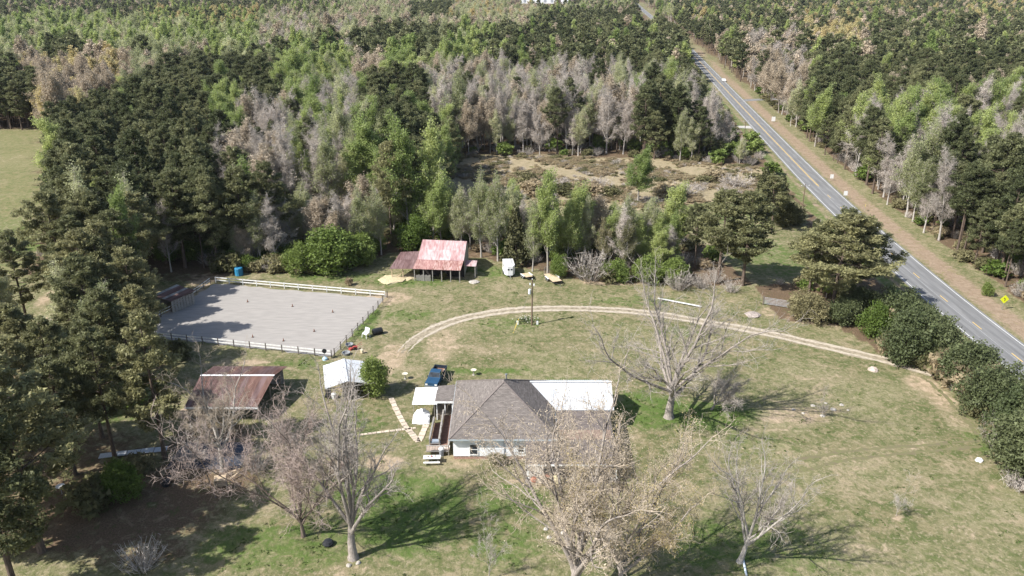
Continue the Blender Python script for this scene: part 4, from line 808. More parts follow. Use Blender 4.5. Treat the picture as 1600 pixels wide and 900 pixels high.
# front room and porch under one low shingle roof
roofplane('porch_roof', [(1.65, 79.2, 2.6), (5.62, 79.2, 2.6), (5.62, 84.15, 3.0), (1.65, 84.15, 3.0)], .1, shing2, hs); roofplane('front_room_roof', [(5.62, 79.1, 2.58), (12.6, 79.1, 2.58), (12.6, 91.0, 3.02), (5.62, 91.0, 3.02)], .1, shing2, hs)
MB().box((7.1, 79.12, 2.5), (11.0, .07, .2)).build('porch_fascia', trimw, hs)
for px_ in (1.9, 4.6, 7.3, 9.9, 12.3): MB().box((px_, 79.45, 1.35), (.13, .13, 2.3)).build('porch_post', trimw, hs)
MB().box((7.1, 81.7, .12), (11.0, 5.0, .24)).build('porch_floor', mat('porch_concrete', (.36, .33, .29), .9, .2, 2), hs)
MB().box((9.0, 87.6, 1.5), (6.7, 6.6, 2.7)).build('front_room_wall', mat('brown_wall', (.22, .16, .125), .9, .2, 2), hs)
# side porch (shingled) and ramp
roofplane('side_porch_roof', [(-10.35, 93.4, 2.75), (-7.3, 93.4, 3.05), (-7.3, 98.0, 3.05), (-10.35, 98.0, 2.75)], .12, shing, hs); MB().box((-8.85, 93.37, 2.8), (3.0, .05, .26)).build('porch_fascia', trimw, hs)
for a in (-10.1, -9.0, -8.0): MB().box((a, 93.6, 1.35), (.13, .13, 2.7)).build('porch_post', trimw, hs)
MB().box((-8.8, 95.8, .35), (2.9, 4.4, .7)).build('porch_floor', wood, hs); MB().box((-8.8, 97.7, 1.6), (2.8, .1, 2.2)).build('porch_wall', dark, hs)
rp = thing('wheelchair_ramp', 'brown wooden switchback ramp with grey rails beside the house', 'ramp')
def rampboards(xc, ya, yb, za, zb, wd):
    n = int(abs(yb-ya)/.3); 
    for k in range(n):
        t = (k+.5)/n; MB().box((xc, ya+(yb-ya)*t, za+(zb-za)*t), (wd, abs(yb-ya)/n-.03, .05)).build('board', woodr, rp)
rampboards(-8.55, 86.4, 93.5, .62, .74, 1.15); rampboards(-9.85, 86.4, 92.6, .55, .08, 1.05)
for k in range(7): MB().box((-9.3, 85.0+k*.22, .58), (2.9, .19, .05)).build('landing_board', mat('pale_deck', (.46, .36, .29), .9, .15, 3), rp)
for xr, ya, yb, z0, z1 in ((-7.92, 85, 93.4, .6, .74), (-9.2, 86.4, 93.4, .6, .74), (-10.42, 86.4, 92.6, .55, .1)):
    MB().beam((xr, ya, z0+.95), (xr, yb, z1+.95), .2, .07).build('handrail', woodg, rp); MB().beam((xr, ya, z0+.5), (xr, yb, z1+.5), .04, .7).build('rail_panel', woodg, rp)
    for k in range(5):
        t = k/4; MB().box((xr, ya+(yb-ya)*t, (z0+(z1-z0)*t+.95)/2), (.1, .1, z0+(z1-z0)*t+.93)).build('post', woodg, rp)
MB().beam((-10.7, 84.9, 1.5), (-7.9, 84.9, 1.5), .12, .06).build('handrail', woodg, rp); MB().beam((-10.7, 84.9, .66), (-7.9, 84.9, .66), .06, .1).build('lower_rail', woodg, rp)
for k in range(15): MB().box((-10.65+k*.193, 84.9, 1.06), (.06, .05, .78)).build('baluster', woodg, rp)
# white flat canopy beside the porch
cn = thing('canopy', 'flat white metal canopy on posts in front of the blue pickup', 'canopy'); tinroof(cn, 'roof_sheet', trimw, (-13.35, 93.1, 2.62), (-10.0, 93.1, 2.66), (-13.35, 97.6, 2.72), (-10.0, 97.6, 2.76), 4, 1, .02)
for a in (-13.15, -10.4):
    for c in (93.3, 97.3): MB().tube([(a, c, 0), (a, c, 2.6)], .045, 6).build('post', woodg, cn)
def gable_end(mb, x, yl, yr, z, yr_, zr): mb.add([(x, yl, z), (x, yr, z), (x, yr_, zr)], [(0, 1, 2)])
# open carport with white gable roof
cpx, cpy = -25.0, 101.4
ca = thing('carport', 'open carport with a white peaked metal roof and clutter inside', 'carport', (-23.9, 101.9, 0), math.radians(14.8))
for s in (-1, 1): tinroof(ca, 'roof_sheet', tin_g, (s*3.05, s*-3.6, 2.5), (s*3.05, s*3.6, 2.5), (0, s*-3.6, 3.25), (0, s*3.6, 3.25), 7)
MB().beam((0, -3.62, 3.29), (0, 3.62, 3.29), .36, .03).build('ridge_cap', tin_g, ca)
for a in (-2.8, 2.8):
    for c in (-3.3, 0, 3.3): MB().box((a, c, 1.22), (.12, .12, 2.44)).build('post', wood, ca)
for c in (-3.45, 3.45): MB().beam((-2.9, c, 2.38), (2.9, c, 2.38), .08, .18).build('beam', woodg, ca)
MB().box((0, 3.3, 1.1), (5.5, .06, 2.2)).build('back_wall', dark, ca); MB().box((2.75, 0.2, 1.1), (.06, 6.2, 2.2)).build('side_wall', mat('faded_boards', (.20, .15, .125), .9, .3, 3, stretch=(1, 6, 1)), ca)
# brown metal shed
brn = [mat('brown_roof_metal_%s' % n_, c_, .6, .22, 1.0, .1, col2=c2_, stretch=(2.5, .35, 1), rand=.10, detail=6) for n_, c_, c2_ in (('dull', (.125, .072, .062), (.19, .118, .105)), ('rusty', (.15, .078, .06), (.215, .125, .10)), ('mauve', (.145, .09, .084), (.205, .138, .13)))]
sh = thing('metal_shed', 'open shed with a brown rusty metal roof and white ridge strip', 'shed'); xa, xb = -43.6, -33.3
tinroof(sh, 'roof_sheet', None, (xa, 92.8, 2.45), (xb-.6, 92.8, 2.45), (xa, 99.2, 3.75), (xb, 99.2, 3.75), 13, 1, mats=brn); tinroof(sh, 'roof_sheet', None, (xb+.5, 104, 2.75), (xa, 104, 2.75), (xb, 99.2, 3.75), (xa, 99.2, 3.75), 13, 1, mats=brn)
MB().beam((xa, 99.2, 3.80), (xb+.05, 99.2, 3.80), .36, .035).build('ridge_cap', trimw, sh)
for a in (xa+.3, -38.5, xb-.7):
    for c in (93.1, 98.8, 103.6): MB().box((a, c, 1.2), (.16, .16, 2.4)).build('post', wood, sh)
MB().beam((xa, 92.74, 2.28), (xb-.5, 92.74, 2.28), .05, .28).build('white_fascia', trimw, sh); MB().box(((xa+xb)/2, 103.7, 1.25), (10, .06, 2.4)).build('back_wall', woodg, sh); MB().box((xa+.2, 98.4, 1.2), (.06, 10.4, 2.3)).build('side_wall', woodg, sh)
# barn
pink = [mat('faded_red_roof_%s' % n_, c_, .6, .18, 1.2, .1, col2=c2_, stretch=(2.2, .4, 1), rand=.07, detail=7) for n_, c_, c2_ in (('a', (.44, .255, .25), (.54, .41, .40)), ('b', (.41, .225, .22), (.51, .345, .335)), ('c', (.47, .32, .315), (.57, .48, .47)))]
rust = [mat('rusted_red_roof_%s' % n_, c_, .75, .25, 1.6, .1, col2=c2_, stretch=(2.4, .5, 1), rand=.08, detail=7) for n_, c_, c2_ in (('a', (.30, .13, .10), (.50, .34, .31)), ('b', (.36, .17, .15), (.47, .29, .26)))]
bn = thing('barn', 'old barn with a faded pink red metal roof and brown lean-to', 'barn')
tinroof(bn, 'roof_sheet', None, (-18.75, 148.6, 3.55), (-9.5, 147.7, 3.55), (-18.1, 153.7, 6.0), (-9.1, 152.6, 6.0), 10, 2, mats=pink, jitter=.02); tinroof(bn, 'lower_roof_sheet', None, (-19.4, 145.9, 2.55), (-10.0, 144.9, 2.55), (-18.8, 148.75, 3.53), (-9.55, 147.85, 3.53), 10, 1, mats=rust, jitter=.02)
tinroof(bn, 'roof_sheet', None, (-8.9, 157.5, 3.6), (-17.6, 158.6, 3.6), (-9.1, 152.6, 6.0), (-18.1, 153.7, 6.0), 10, 1, mats=pink)
bw = mat('barn_boards', (.19, .155, .125), .95, .3, 3, .3, stretch=(6, 6, .6))
fw = MB(); fw.add([(-9.45, 147.9, 0), (-9.1, 157.2, 0), (-9.1, 157.2, 3.5), (-9.15, 152.6, 5.85), (-9.45, 147.9, 3.5)], [(0, 1, 2, 3, 4)]); fw.add([(-18.4, 148.8, 0), (-17.8, 158.3, 0), (-17.8, 158.3, 3.5), (-18.0, 153.7, 5.85), (-18.4, 148.8, 3.5)], [(4, 3, 2, 1, 0)]); fw.build('gable_wall', mat('grey_barn_gable', (.34, .33, .30), .9, .25, 3, stretch=(6, 6, .5)), bn)
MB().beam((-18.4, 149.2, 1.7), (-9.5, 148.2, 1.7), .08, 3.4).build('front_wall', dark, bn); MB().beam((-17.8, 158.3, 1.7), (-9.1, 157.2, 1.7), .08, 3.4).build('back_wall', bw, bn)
for k in range(6): MB().box((-19.1+k*1.78, 146.15-k*.2, 1.2), (.17, .17, 2.45)).build('post', woodg, bn)
for k in range(12): MB().box((-18.7+k*.24, 146.1-k*.026, .62), (.19, .03, 1.1+.15*(k % 3))).build('stall_board', woodg, bn)
lean = [mat('brown_leanto_roof_%s' % n_, c_, .7, .25, 1.3, .1, col2=c2_, stretch=(2.4, .4, 1), detail=6, rand=.1) for n_, c_, c2_ in (('a', (.14, .078, .074), (.205, .125, .118)), ('b', (.165, .095, .09), (.235, .155, .148)))]
tinroof(bn, 'leanto_sheet', None, (-24.1, 146.9, 2.2), (-19.35, 146.2, 2.45), (-22.6, 153.2, 3.5), (-18.5, 152.6, 3.9), 6, 2, mats=lean, jitter=.02)
for a, c in ((-23.7, 147.3), (-21.5, 147), (-22.4, 152.8)): MB().box((a, c, 1.15), (.16, .16, 2.3)).build('post', woodt, bn)
MB().beam((-22.9, 147.4, .1), (-21.2, 147.2, 1.7), .1, .14).build('brace', woodt, bn)
tinroof(bn, 'side_roof_sheet', None, (-9.35, 147.6, 2.55), (-7.1, 147.4, 2.5), (-9.3, 150.2, 2.85), (-6.95, 150.0, 2.8), 3, 1, mats=pink)
for a, c in ((-7.3, 147.6), (-7.1, 149.8)): MB().box((a, c, 1.25), (.14, .14, 2.45)).build('post', woodg, bn)
# collapsed grey shed beside the ring
gx, gy = G(275, 478); os_ = thing('grey_shed', 'old grey leaning board shed in the shade left of the ring', 'shed', (gx, gy, 0), math.radians(-32))
MB().box((0, 2.3, 1.25), (4.6, .08, 2.5)).box((-2.3, 0, 1.2), (.08, 4.5, 2.4)).build('wall', woodg, os_)
for k in range(8): MB().box((2.3, -2.1+k*.6, 1.15), (.06, .5, 2.3-.05*(k % 3))).build('wall_board', woodg, os_)
tinroof(os_, 'roof_sheet', tin_g, (-2.6, -2.5, 2.35), (2.6, -2.5, 2.25), (-2.6, 2.6, 2.75), (2.6, 2.6, 2.65), 6, 1, mats=[mat('dull_old_tin', (.30, .29, .27), .7, .3, 2, rand=.2), brn[0]], jitter=.08)
# far white building beyond the forest
fx, fy = G(851, 5); fb = thing('warehouse', 'long low white building far away at the top edge', 'building', (fx, fy, 0))
MB().box((0, 0, 9), (100, 40, 18)).build('wall', siding, fb); MB().add([(-51, -21, 18), (51, -21, 18), (51, 21, 18), (-51, 21, 18), (-51, 0, 23), (51, 0, 23)], [(0, 1, 5, 4), (2, 3, 4, 5), (0, 4, 3), (1, 2, 5)]).build('roof', trimw, fb)
for k in range(7): MB().box((-42+k*14, -20.1, 7), (5, .3, 9)).build('door', mat('grey_door', (.35, .37, .40), .6, .1, 1), fb)
# ---------------------------------------------------------------- fences, vehicles and yard things
wbrd = mat('white_fence_paint', (.70, .70, .68), .65, .12, 3); postw = mat('dark_post', (.13, .11, .095), .95, .25, 4, .3); steel = mat('grey_steel', (.36, .37, .38), .45, .15, 3, metal=.5); rubber = mat('black_rubber', (.02, .02, .02), .7, .2, 4); black = mat('black_plastic', (.022, .023, .026), .45, .2, 3); red = mat('faded_red_paint', (.36, .07, .06), .6, .2, 3); whitep = mat('white_enamel', (.76, .76, .75), .4, .06, 2)
def railfence(name, label, pts, rails, pm, rm, ph=1.35, rh=.19, sp=2.8, wob=.0):
    t = thing(name, label, 'fence')
    for (ax, ay), (bx_, by_) in zip(pts[:-1], pts[1:]):
        L = math.hypot(bx_-ax, by_-ay); n = max(1, round(L/sp)); q = [(ax+(bx_-ax)*k/n, ay+(by_-ay)*k/n) for k in range(n+1)]
        for k, p in enumerate(q[:-1] if (bx_, by_) != pts[-1] else q): MB().box((p[0], p[1], ph/2), (.14, .14, ph), random.uniform(0, .2)).build('post', pm, t)
        dz = [random.uniform(-wob, wob) for _ in q]
        for k in range(n):
            for z in rails: MB().beam((*q[k], z+dz[k]), (*q[k+1], z+dz[k+1]), .035, rh).build('rail', rm, t)
    return t
nr, fr, fl, nl = RING
def off(p, dx, dy): return (p[0]+dx, p[1]+dy)
railfence('board_fence', 'white two rail board fence along the near side of the riding ring', [off(nl, -.3, -.4), off(nr, 0, -.4)], (.62, 1.12), postw, wbrd)
railfence('board_fence', 'white two rail board fence along the far side of the riding ring', [off(fl, 0, .5), off(fr, 0, .5)], (.55, 1.08), wbrd, wbrd, 1.2)
railfence('board_fence', 'sagging white rail fence on the shaded left side of the riding ring', [off(fl, -.8, -.2), G(296, 466), G(268, 487), off(nl, -.4, 0)], (.6, 1.1), postw, wbrd, 1.2, .13, 2.8, .1)
railfence('wire_fence', 'dark post and pipe fence along the right end of the riding ring', [off(nr, .4, 0), off(fr, .5, .2)], (.45, .8, 1.2), postw, woodg, 1.45, .06, 2.5)
for k, (a, b) in enumerate(((395, 527), (443, 533), (491, 518), (387, 472), (457, 479), (520, 488))):
    cx, cy = G(a, b); t = thing('traffic_cone', 'small orange cone on the ring sand, '+('second from left in the near row', 'middle of the near row', 'rightmost of the near row', 'leftmost of the far row', 'middle of the far row', 'rightmost of the far row')[k], 'cone', (cx, cy, 0), 0, 'cones on the riding ring', (.8, .8, .8))
    MB().box((0, 0, .03), (.42, .42, .05)).build('base', rubber, t); MB().lathe((0, 0, .055), [(.15, 0), (.035, .62)], 10).build('cone', mat('orange_plastic', (.22, .095, .055), .6, .2, 3), t)
# pickup
def wheel(parent, x, y, r, w, name='wheel'):
    o = MB().tube([(x-w/2, y, r), (x+w/2, y, r)], r, 14).build(name, rubber, parent); MB().tube([(x-w/2-.012, y, r), (x+w/2+.012, y, r)], r*.58, 10).build('rim', steel, o)
def pickup(x, y, rz):
    t = thing('pickup_truck', 'dark blue pickup truck parked behind the white canopy', 'truck', (x, y, 0), rz); blue = mat('dark_blue_paint', (.022, .065, .125), .25, .1, 1); s = 1  # nose towards -y
    b = MB(); b.box((0, -1.95, .82), (1.9, 1.7, .55)).box((0, -.35, .78), (1.94, 1.7, .62)); b.add([(-.9, -2.78, 1.02), (.9, -2.78, 1.02), (.94, -1.12, 1.14), (-.94, -1.12, 1.14)], [(0, 1, 2, 3)]); b.build('body', blue, t)
    c = MB(); c.add([(-.93, -1.15, 1.1), (.93, -1.15, 1.1), (.93, .55, 1.1), (-.93, .55, 1.1), (-.76, -.55, 1.8), (.76, -.55, 1.8), (.78, .42, 1.82), (-.78, .42, 1.82)], [(4, 5, 6, 7), (0, 1, 5, 4), (1, 2, 6, 5), (2, 3, 7, 6), (3, 0, 4, 7)]); c.build('cab', blue, t)
    g = MB(); g.add([(-.80, -1.07, 1.2), (.80, -1.07, 1.2), (.71, -.62, 1.74), (-.71, -.62, 1.74)], [(0, 1, 2, 3)]); g.build('windscreen', glass, t)
    for sx in (-1, 1):
        MB().add([(sx*.915, -.95, 1.2), (sx*.92, .4, 1.2), (sx*.80, .32, 1.72), (sx*.80, -.5, 1.72)], [(0, 1, 2, 3)]).build('side_window', glass, t); MB().box((sx*1.06, -.9, 1.2), (.18, .1, .16)).build('mirror', black, t); MB().box((sx*.7, -2.82, .88), (.34, .05, .2)).build('headlight', whitep, t)
    bed = MB(); bed.box((0, 1.72, .66), (1.9, 2.3, .12))
    for sx in (-1, 1): bed.box((sx*.92, 1.72, .98), (.1, 2.3, .52))
    bed.box((0, 2.83, .98), (1.74, .08, .5)).box((0, .62, 1.0), (1.74, .06, .56)); bed.build('bed', mat('black_blue_paint', (.02, .032, .05), .35, .1, 1), t); MB().box((0, 1.72, .735), (1.7, 2.1, .02)).build('bed_floor', woodr, t)
    MB().box((0, -2.86, .55), (1.9, .12, .22)).build('bumper', steel, t)
    for sx in (-.86, .86):
        for yy in (-1.85, 1.75): wheel(t, sx, yy, .38, .26)
pickup(-11.2, 104.6, math.radians(-10))
# horse trailer
hx, hy = G(795, 431); t = thing('horse_trailer', 'white horse trailer with a rounded nose parked at the wood edge', 'trailer', (hx, hy+1.2, 0), math.radians(6))
prof = [(-1.05, 2.4), (1.05, 2.4), (1.05, -1.4), (.55, -2.35), (-.55, -2.35), (-1.05, -1.4)]; nn = len(prof)
b = MB(); b.add([(x_, y_, .5) for x_, y_ in prof]+[(x_, y_, 2.3) for x_, y_ in prof], [(i, (i+1) % nn, nn+(i+1) % nn, nn+i) for i in range(nn)]+[tuple(range(nn))[::-1]]); b.build('body', whitep, t)
b = MB(); b.slab([(x_*1.0, y_*1.0, 2.36) for x_, y_ in reversed(prof)], .055); b.add([(-.75, 2.2, 2.365), (.75, 2.2, 2.365), (.75, -1.2, 2.365), (-.75, -1.2, 2.365), (-.4, 2.0, 2.5), (.4, 2.0, 2.5), (.4, -1, 2.5), (-.4, -1, 2.5)], [(4, 7, 6, 5), (0, 4, 5, 1), (1, 5, 6, 2), (2, 6, 7, 3), (3, 7, 4, 0)]); b.build('roof', mat('dusty_white_roof', (.60, .60, .59), .6, .12, 2), t)
for sx in (-1, 1):
    MB().box((sx*1.062, .2, 1.75), (.02, 1.2, .4)).build('window', glass, t); MB().box((sx*1.1, .4, .82), (.14, 1.9, .08)).build('fender', whitep, t)
    for yy in (-.05, .85): wheel(t, sx*1.08, yy, .33, .22)
for sx in (-.3, .3): MB().box((sx, -2.37, 1.75), (.35, .02, .3)).build('nose_window', glass, t)
MB().tube([(0, -2.3, .5), (0, -3.5, .48)], .06, 6).tube([(0, -3.3, .0), (0, -3.3, .5)], .04, 6).build('hitch', steel, t)
# flatbed trailer with upright ramps
def flat(x, y, rz, label, l, w_, ramps):
    t = thing('flatbed_trailer', label, 'trailer', (x, y, 0), rz)
    for k in range(int(w_/.24)): MB().box((-w_/2+.12+k*.24, 0, .68), (.21, l, .05)).build('plank', woodt, t)
    f = MB(); f.beam((-w_/2, -l/2, .58), (-w_/2, l/2, .58), .07, .14).beam((w_/2, -l/2, .58), (w_/2, l/2, .58), .07, .14).beam((-w_/2, -l/2, .58), (w_/2, -l/2, .58), .07, .14).beam((-w_/2, -l/2, .55), (0, -l/2-1.2, .5), .07, .1).beam((w_/2, -l/2, .55), (0, -l/2-1.2, .5), .07, .1); f.build('frame', black, t)
    for sx in (-1, 1):
        for yy in (0, .75): wheel(t, sx*(w_/2+.14), yy, .32, .2)
        MB().box((sx*(w_/2+.14), .38, .68), (.26, 1.7, .05)).build('fender', whitep, t)
        if ramps:
            r = MB()
            for q in (-.22, .22): r.box((sx*w_*.3+q, l/2+.05, 1.45), (.05, .06, 1.5))
            for q in range(6): r.box((sx*w_*.3, l/2+.05, .8+q*.27), (.44, .04, .05))
            r.build('ramp', woodg, t)
    MB().tube([(0, -l/2-1.15, 0), (0, -l/2-1.15, .55)], .04, 6).build('jack', steel, t)
fx, fy = G(864, 434, .6); flat(fx, fy, math.radians(21), 'flatbed trailer with a tan plank deck and two upright ramps', 4.6, 2.0, True)
fx, fy = G(824, 431, .5); flat(fx, fy, math.radians(24), 'small plank deck trailer between the horse trailer and flatbed', 2.2, 1.5, False)
# utility poles
polew = mat('pole_wood', (.15, .105, .075), .9, .25, 4, .3, stretch=(4, 4, .5))
def upole(px, py, top, label, trafo, arm, r=.15):
    x, y = G(px, py); h = ZT(y, top); t = thing('utility_pole', label, 'pole', (x, y, 0))
    MB().tube([(0, 0, -.2), (0, 0, h)], [r, r*.68], 9).build('pole', polew, t)
    if arm: MB().box((0, -.13, h-.45), (2.2, .1, .12)).build('crossarm', woodg, t)
    for sx in ((-.95, .95) if arm else (0,)): MB().lathe((sx, -.13 if arm else 0, h-.38 if arm else h), [(.05, 0), (.08, .06), (.05, .12), (.07, .18), (.02, .24)], 7).build('insulator', whitep, t)
    if trafo:
        MB().lathe((-.42, -.05, h-2.6), [(.2, 0), (.24, .05), (.24, .82), (.17, .92)], 10).build('transformer', mat('light_grey_enamel', (.58, .60, .62), .4, .08, 2), t); MB().box((.28, -.1, h-.9), (.22, .22, .34)).build('cutout', whitep, t); MB().box((-.38, -.1, h-.75), (.2, .2, .3)).build('cutout', whitep, t)
        MB().tube([(0, 0, h-1.2), (-3.2, -3.6, 0.3)], .012, 4).build('guy_wire', steel, t); MB().tube([(-2.3, -2.6, 2.3), (-3.2, -3.6, .15)], .05, 6).build('guy_guard', mat('yellow_plastic', (.62, .46, .06), .5, .1, 2), t)
    return (x, y, h)
pA = upole(831, 508, 437, 'brown utility pole with grey transformer standing in the drive loop', True, False)
pB = upole(1365, 402, 378, 'utility pole with crossarm at the road edge above the pine clump', False, True, .14); pC = upole(1254, 321, 288, 'utility pole with crossarm left of the road beyond the pine clump', False, True, .14); pD = upole(1163, 212, 188, 'far utility pole left of the road near the bend', False, True, .14)
# gate, board, stone and brush things on the lawn
x0, y0 = G(1194, 476); x1, y1 = G(1232, 482); g = thing('farm_gate', 'grey tubular farm gate at the lawn edge left of the pine clump', 'gate', (x0, y0, 0), math.atan2(y1-y0, x1-x0)); gl = math.hypot(x1-x0, y1-y0)
for z in (.25, .45, .68, .92, 1.18, 1.42): MB().tube([(0, 0, z), (gl, 0, z)], .035, 6).build('bar', steel, g)
for q in (0.02, gl*.5, gl-.02): MB().box((q, 0, .83), (.05, .05, 1.26)).build('upright', steel, g)
for q in (-.2, gl+.2): MB().box((q, 0, .85), (.2, .2, 1.7)).build('post', postw, g)
x0, y0 = G(1028, 466, .3); x1, y1 = G(1096, 479, .3); t = thing('white_board', 'long white board lying along the drive behind the tall grey tree', 'board'); MB().beam((x0, y0, .32), (x1, y1, .32), .34, .08).build('plank', whitep, t)
for q in (.1, .5, .9): MB().box((x0+(x1-x0)*q, y0+(y1-y0)*q, .14), (.25, .25, .28)).build('block', wood, t)
def rock(name, label, px, py, r, h, m, seed, group=None, cat='stone'):
    rg = np.random.default_rng(seed); x, y = G(px, py); n = 11; mb = MB(); vs = []; fs = []
    for j, (q, z) in enumerate(((1, 0), (.95, .45), (.6, .85))): vs += [(x+math.cos(6.283*k/n)*r*q*rg.uniform(.75, 1.2), y+math.sin(6.283*k/n)*r*q*rg.uniform(.75, 1.2), h*z*rg.uniform(.8, 1.2)-.02) for k in range(n)]
    vs.append((x, y, h)); 
    for j in range(2): fs += [(j*n+k, j*n+(k+1) % n, (j+1)*n+(k+1) % n, (j+1)*n+k) for k in range(n)]
    fs += [(2*n+k, 2*n+(k+1) % n, 3*n) for k in range(n)]; mb.add(vs, fs); return tag(mb.build(name, m), label, cat, group)
stone = mat('pale_stone', (.36, .33, .29), .9, .2, 3, .3); hay = mat('yellow_straw', (.46, .39, .245), .95, .18, 3, .4)
rock('straw_heap', 'spread heap of yellow straw before the brown lean-to', 612, 437, 2.7, .45, hay, 1, cat='heap'); rock('straw_heap', 'smaller yellow straw heap nearer the barn stalls', 640, 433, 1.8, .4, hay, 2, cat='heap'); rock('stone', 'flat grey boulder on the grass right of the barn', 741, 441, 1.0, .35, stone, 3)
rock('ash_heap', 'low grey brush ash heap near the farm gate', 1176, 492, 1.4, .4, mat('ash_grey', (.33, .28, .25), .95, .25, 3), 4, cat='heap'); rock('stone', 'pale boulder on the lawn below the drive', 1364, 578, .75, .45, mat('pinkish_stone', (.44, .36, .31), .9, .2, 3, .3), 5); rock('white_bag', 'small white bag lying near the right hedge', 1530, 720, .45, .4, whitep, 6, cat='bag')
for k, (a, b, r) in enumerate(((1285, 650, .5), (1302, 640, .6), (1315, 633, .45), (1270, 634, .5), (1290, 630, .35), (1325, 641, .3), (1240, 640, .4), (1255, 646, .35))): rock('stone', 'pale stone in the scatter round the sapling right of the grey tree', a, b, r*.7, r*.4, stone, 20+k, 'stones round the sapling')
for k, (a, b) in enumerate(((853, 827), (880, 833), (858, 840), (560, 880), (545, 884))): rock('stone', 'small pale stone at the foot of a yard tree', a, b, .28, .22, stone, 40+k, 'stones at the tree feet')
# stepping paths
def path(label_name, pts, n, wd, m):
    root = bpy.data.objects.new(label_name, None); COL.objects.link(root); tag(root, kind='structure'); P = spline(pts, 12); P = [np.array(p) for p in P]; L = len(P)
    for k in range(n):
        a = P[int(k*(L-1)/n)]; c = P[int((k+1)*(L-1)/n)]; ce = (a+c)/2; MB().box((ce[0], ce[1], .05), (np.linalg.norm(c-a)*.88, wd*random.uniform(.85, 1.1), .07), math.atan2(c[1]-a[1], c[0]-a[0])+random.uniform(-.05, .05)).build('slab', m, root)
slabm = mat('tan_paving_slab', (.50, .42, .33), .9, .15, 2.5, .2, rand=.15)
path('slab_path', [G(611, 622), G(620, 642), G(632, 664), G(645, 680), G(654, 691)], 15, .75, slabm); path('cross_path', [G(562, 680), G(600, 675), G(650, 669)], 13, .42, slabm); path('short_path', [G(655, 690), G(660, 678), G(666, 664)], 5, .8, slabm)
# picnic table, grill, bins
tx, ty = G(675, 718, .4); t = thing('picnic_table', 'white picnic table with benches on the lawn left of the house', 'table', (tx, ty, 0), math.radians(2))
for k in range(5): MB().box((0, -.32+k*.16, .76), (2.1, .145, .05)).build('top_board', whitep, t)
for sy in (-.72, .72): MB().box((0, sy, .45), (2.0, .28, .05)).build('bench', whitep, t)
for sx in (-.75, .75):
    MB().beam((sx, -.75, .42), (sx, .75, .42), .05, .1).beam((sx, -.6, 0), (sx, -.12, .72), .05, .1).beam((sx, .6, 0), (sx, .12, .72), .05, .1).build('leg', woodg, t)
for k in range(3): MB().lathe((-.5+k*.45, .05*k, .79), [(.09, 0), (.12, .1), (.04, .16)], 8).build('pot', red if k == 1 else slabm, t)
gx, gy = G(681, 700); t = thing('barbecue_grill', 'grey lidded grill on a stand below the ramp landing', 'grill', (gx, gy, 0)); MB().box((0, 0, .85), (1.3, .6, .08)).build('shelf', steel, t)
MB().tube([(-.45, 0, 1.02), (.45, 0, 1.02)], .27, 10).build('lid', mat('grey_blue_enamel', (.25, .29, .34), .4, .1, 2), t)
for sx in (-.55, .55):
    for sy in (-.22, .22): MB().box((sx, sy, .41), (.05, .05, .82)).build('leg', steel, t)
gx, gy = G(690, 712); t = thing('trash_can', 'grey bin with a white bag on top beside the house', 'bin', (gx, gy, 0)); MB().lathe((0, 0, 0), [(.26, 0), (.33, .9), (.35, .95)], 12).build('can', mat('grey_plastic', (.26, .27, .29), .6, .15, 2), t); MB().lathe((0, 0, .95), [(.33, 0), (.36, .12), (.22, .34), (.05, .42)], 9).build('bag', whitep, t)
gx, gy = G(698, 704); tag(MB().lathe((gx, gy, 0), [(.3, 0), (.38, .55), (.42, .58), (.42, .62), (.33, .62), (.28, .2)], 12).build('white_bucket', whitep), 'round white tub at the house corner', 'tub')
tx, ty = G(655, 660); tb = MB()
n_ = 9; rg = np.random.default_rng(8); tb.add([(tx-.9+2.3*i/n_, ty-.5+1.9*j/n_+rg.uniform(-.08, .08), max(.04, (1.3*(j/n_)**.7*(1-((i-5)/6.5)**2)+rg.uniform(-.12, .12)))) for j in range(n_+1) for i in range(n_+1)], [(j*(n_+1)+i, j*(n_+1)+i+1, (j+1)*(n_+1)+i+1, (j+1)*(n_+1)+i) for j in range(n_) for i in range(n_)])
tag(tb.build('white_tarp', mat('white_tarp', (.72, .73, .74), .5, .06, 2)), 'crumpled white tarp heaped under the flat canopy', 'tarp')
def birdbath(px, py, label):
    x, y = G(px, py); t = thing('bird_bath', label, 'bird bath', (x, y, 0)); MB().lathe((0, 0, 0), [(.22, 0), (.2, .06), (.08, .12), (.07, .66), (.14, .74)], 10).build('pedestal', stone, t); MB().lathe((0, 0, .74), [(.14, 0), (.42, .1), (.44, .16), (.36, .14), (.05, .07)], 14).build('bowl', mat('cream_stone', (.62, .56, .44), .8, .12, 3), t)
birdbath(633, 592, 'cream bird bath above the green tree by the carport'); birdbath(740, 586, 'small white bird bath behind the house roof')
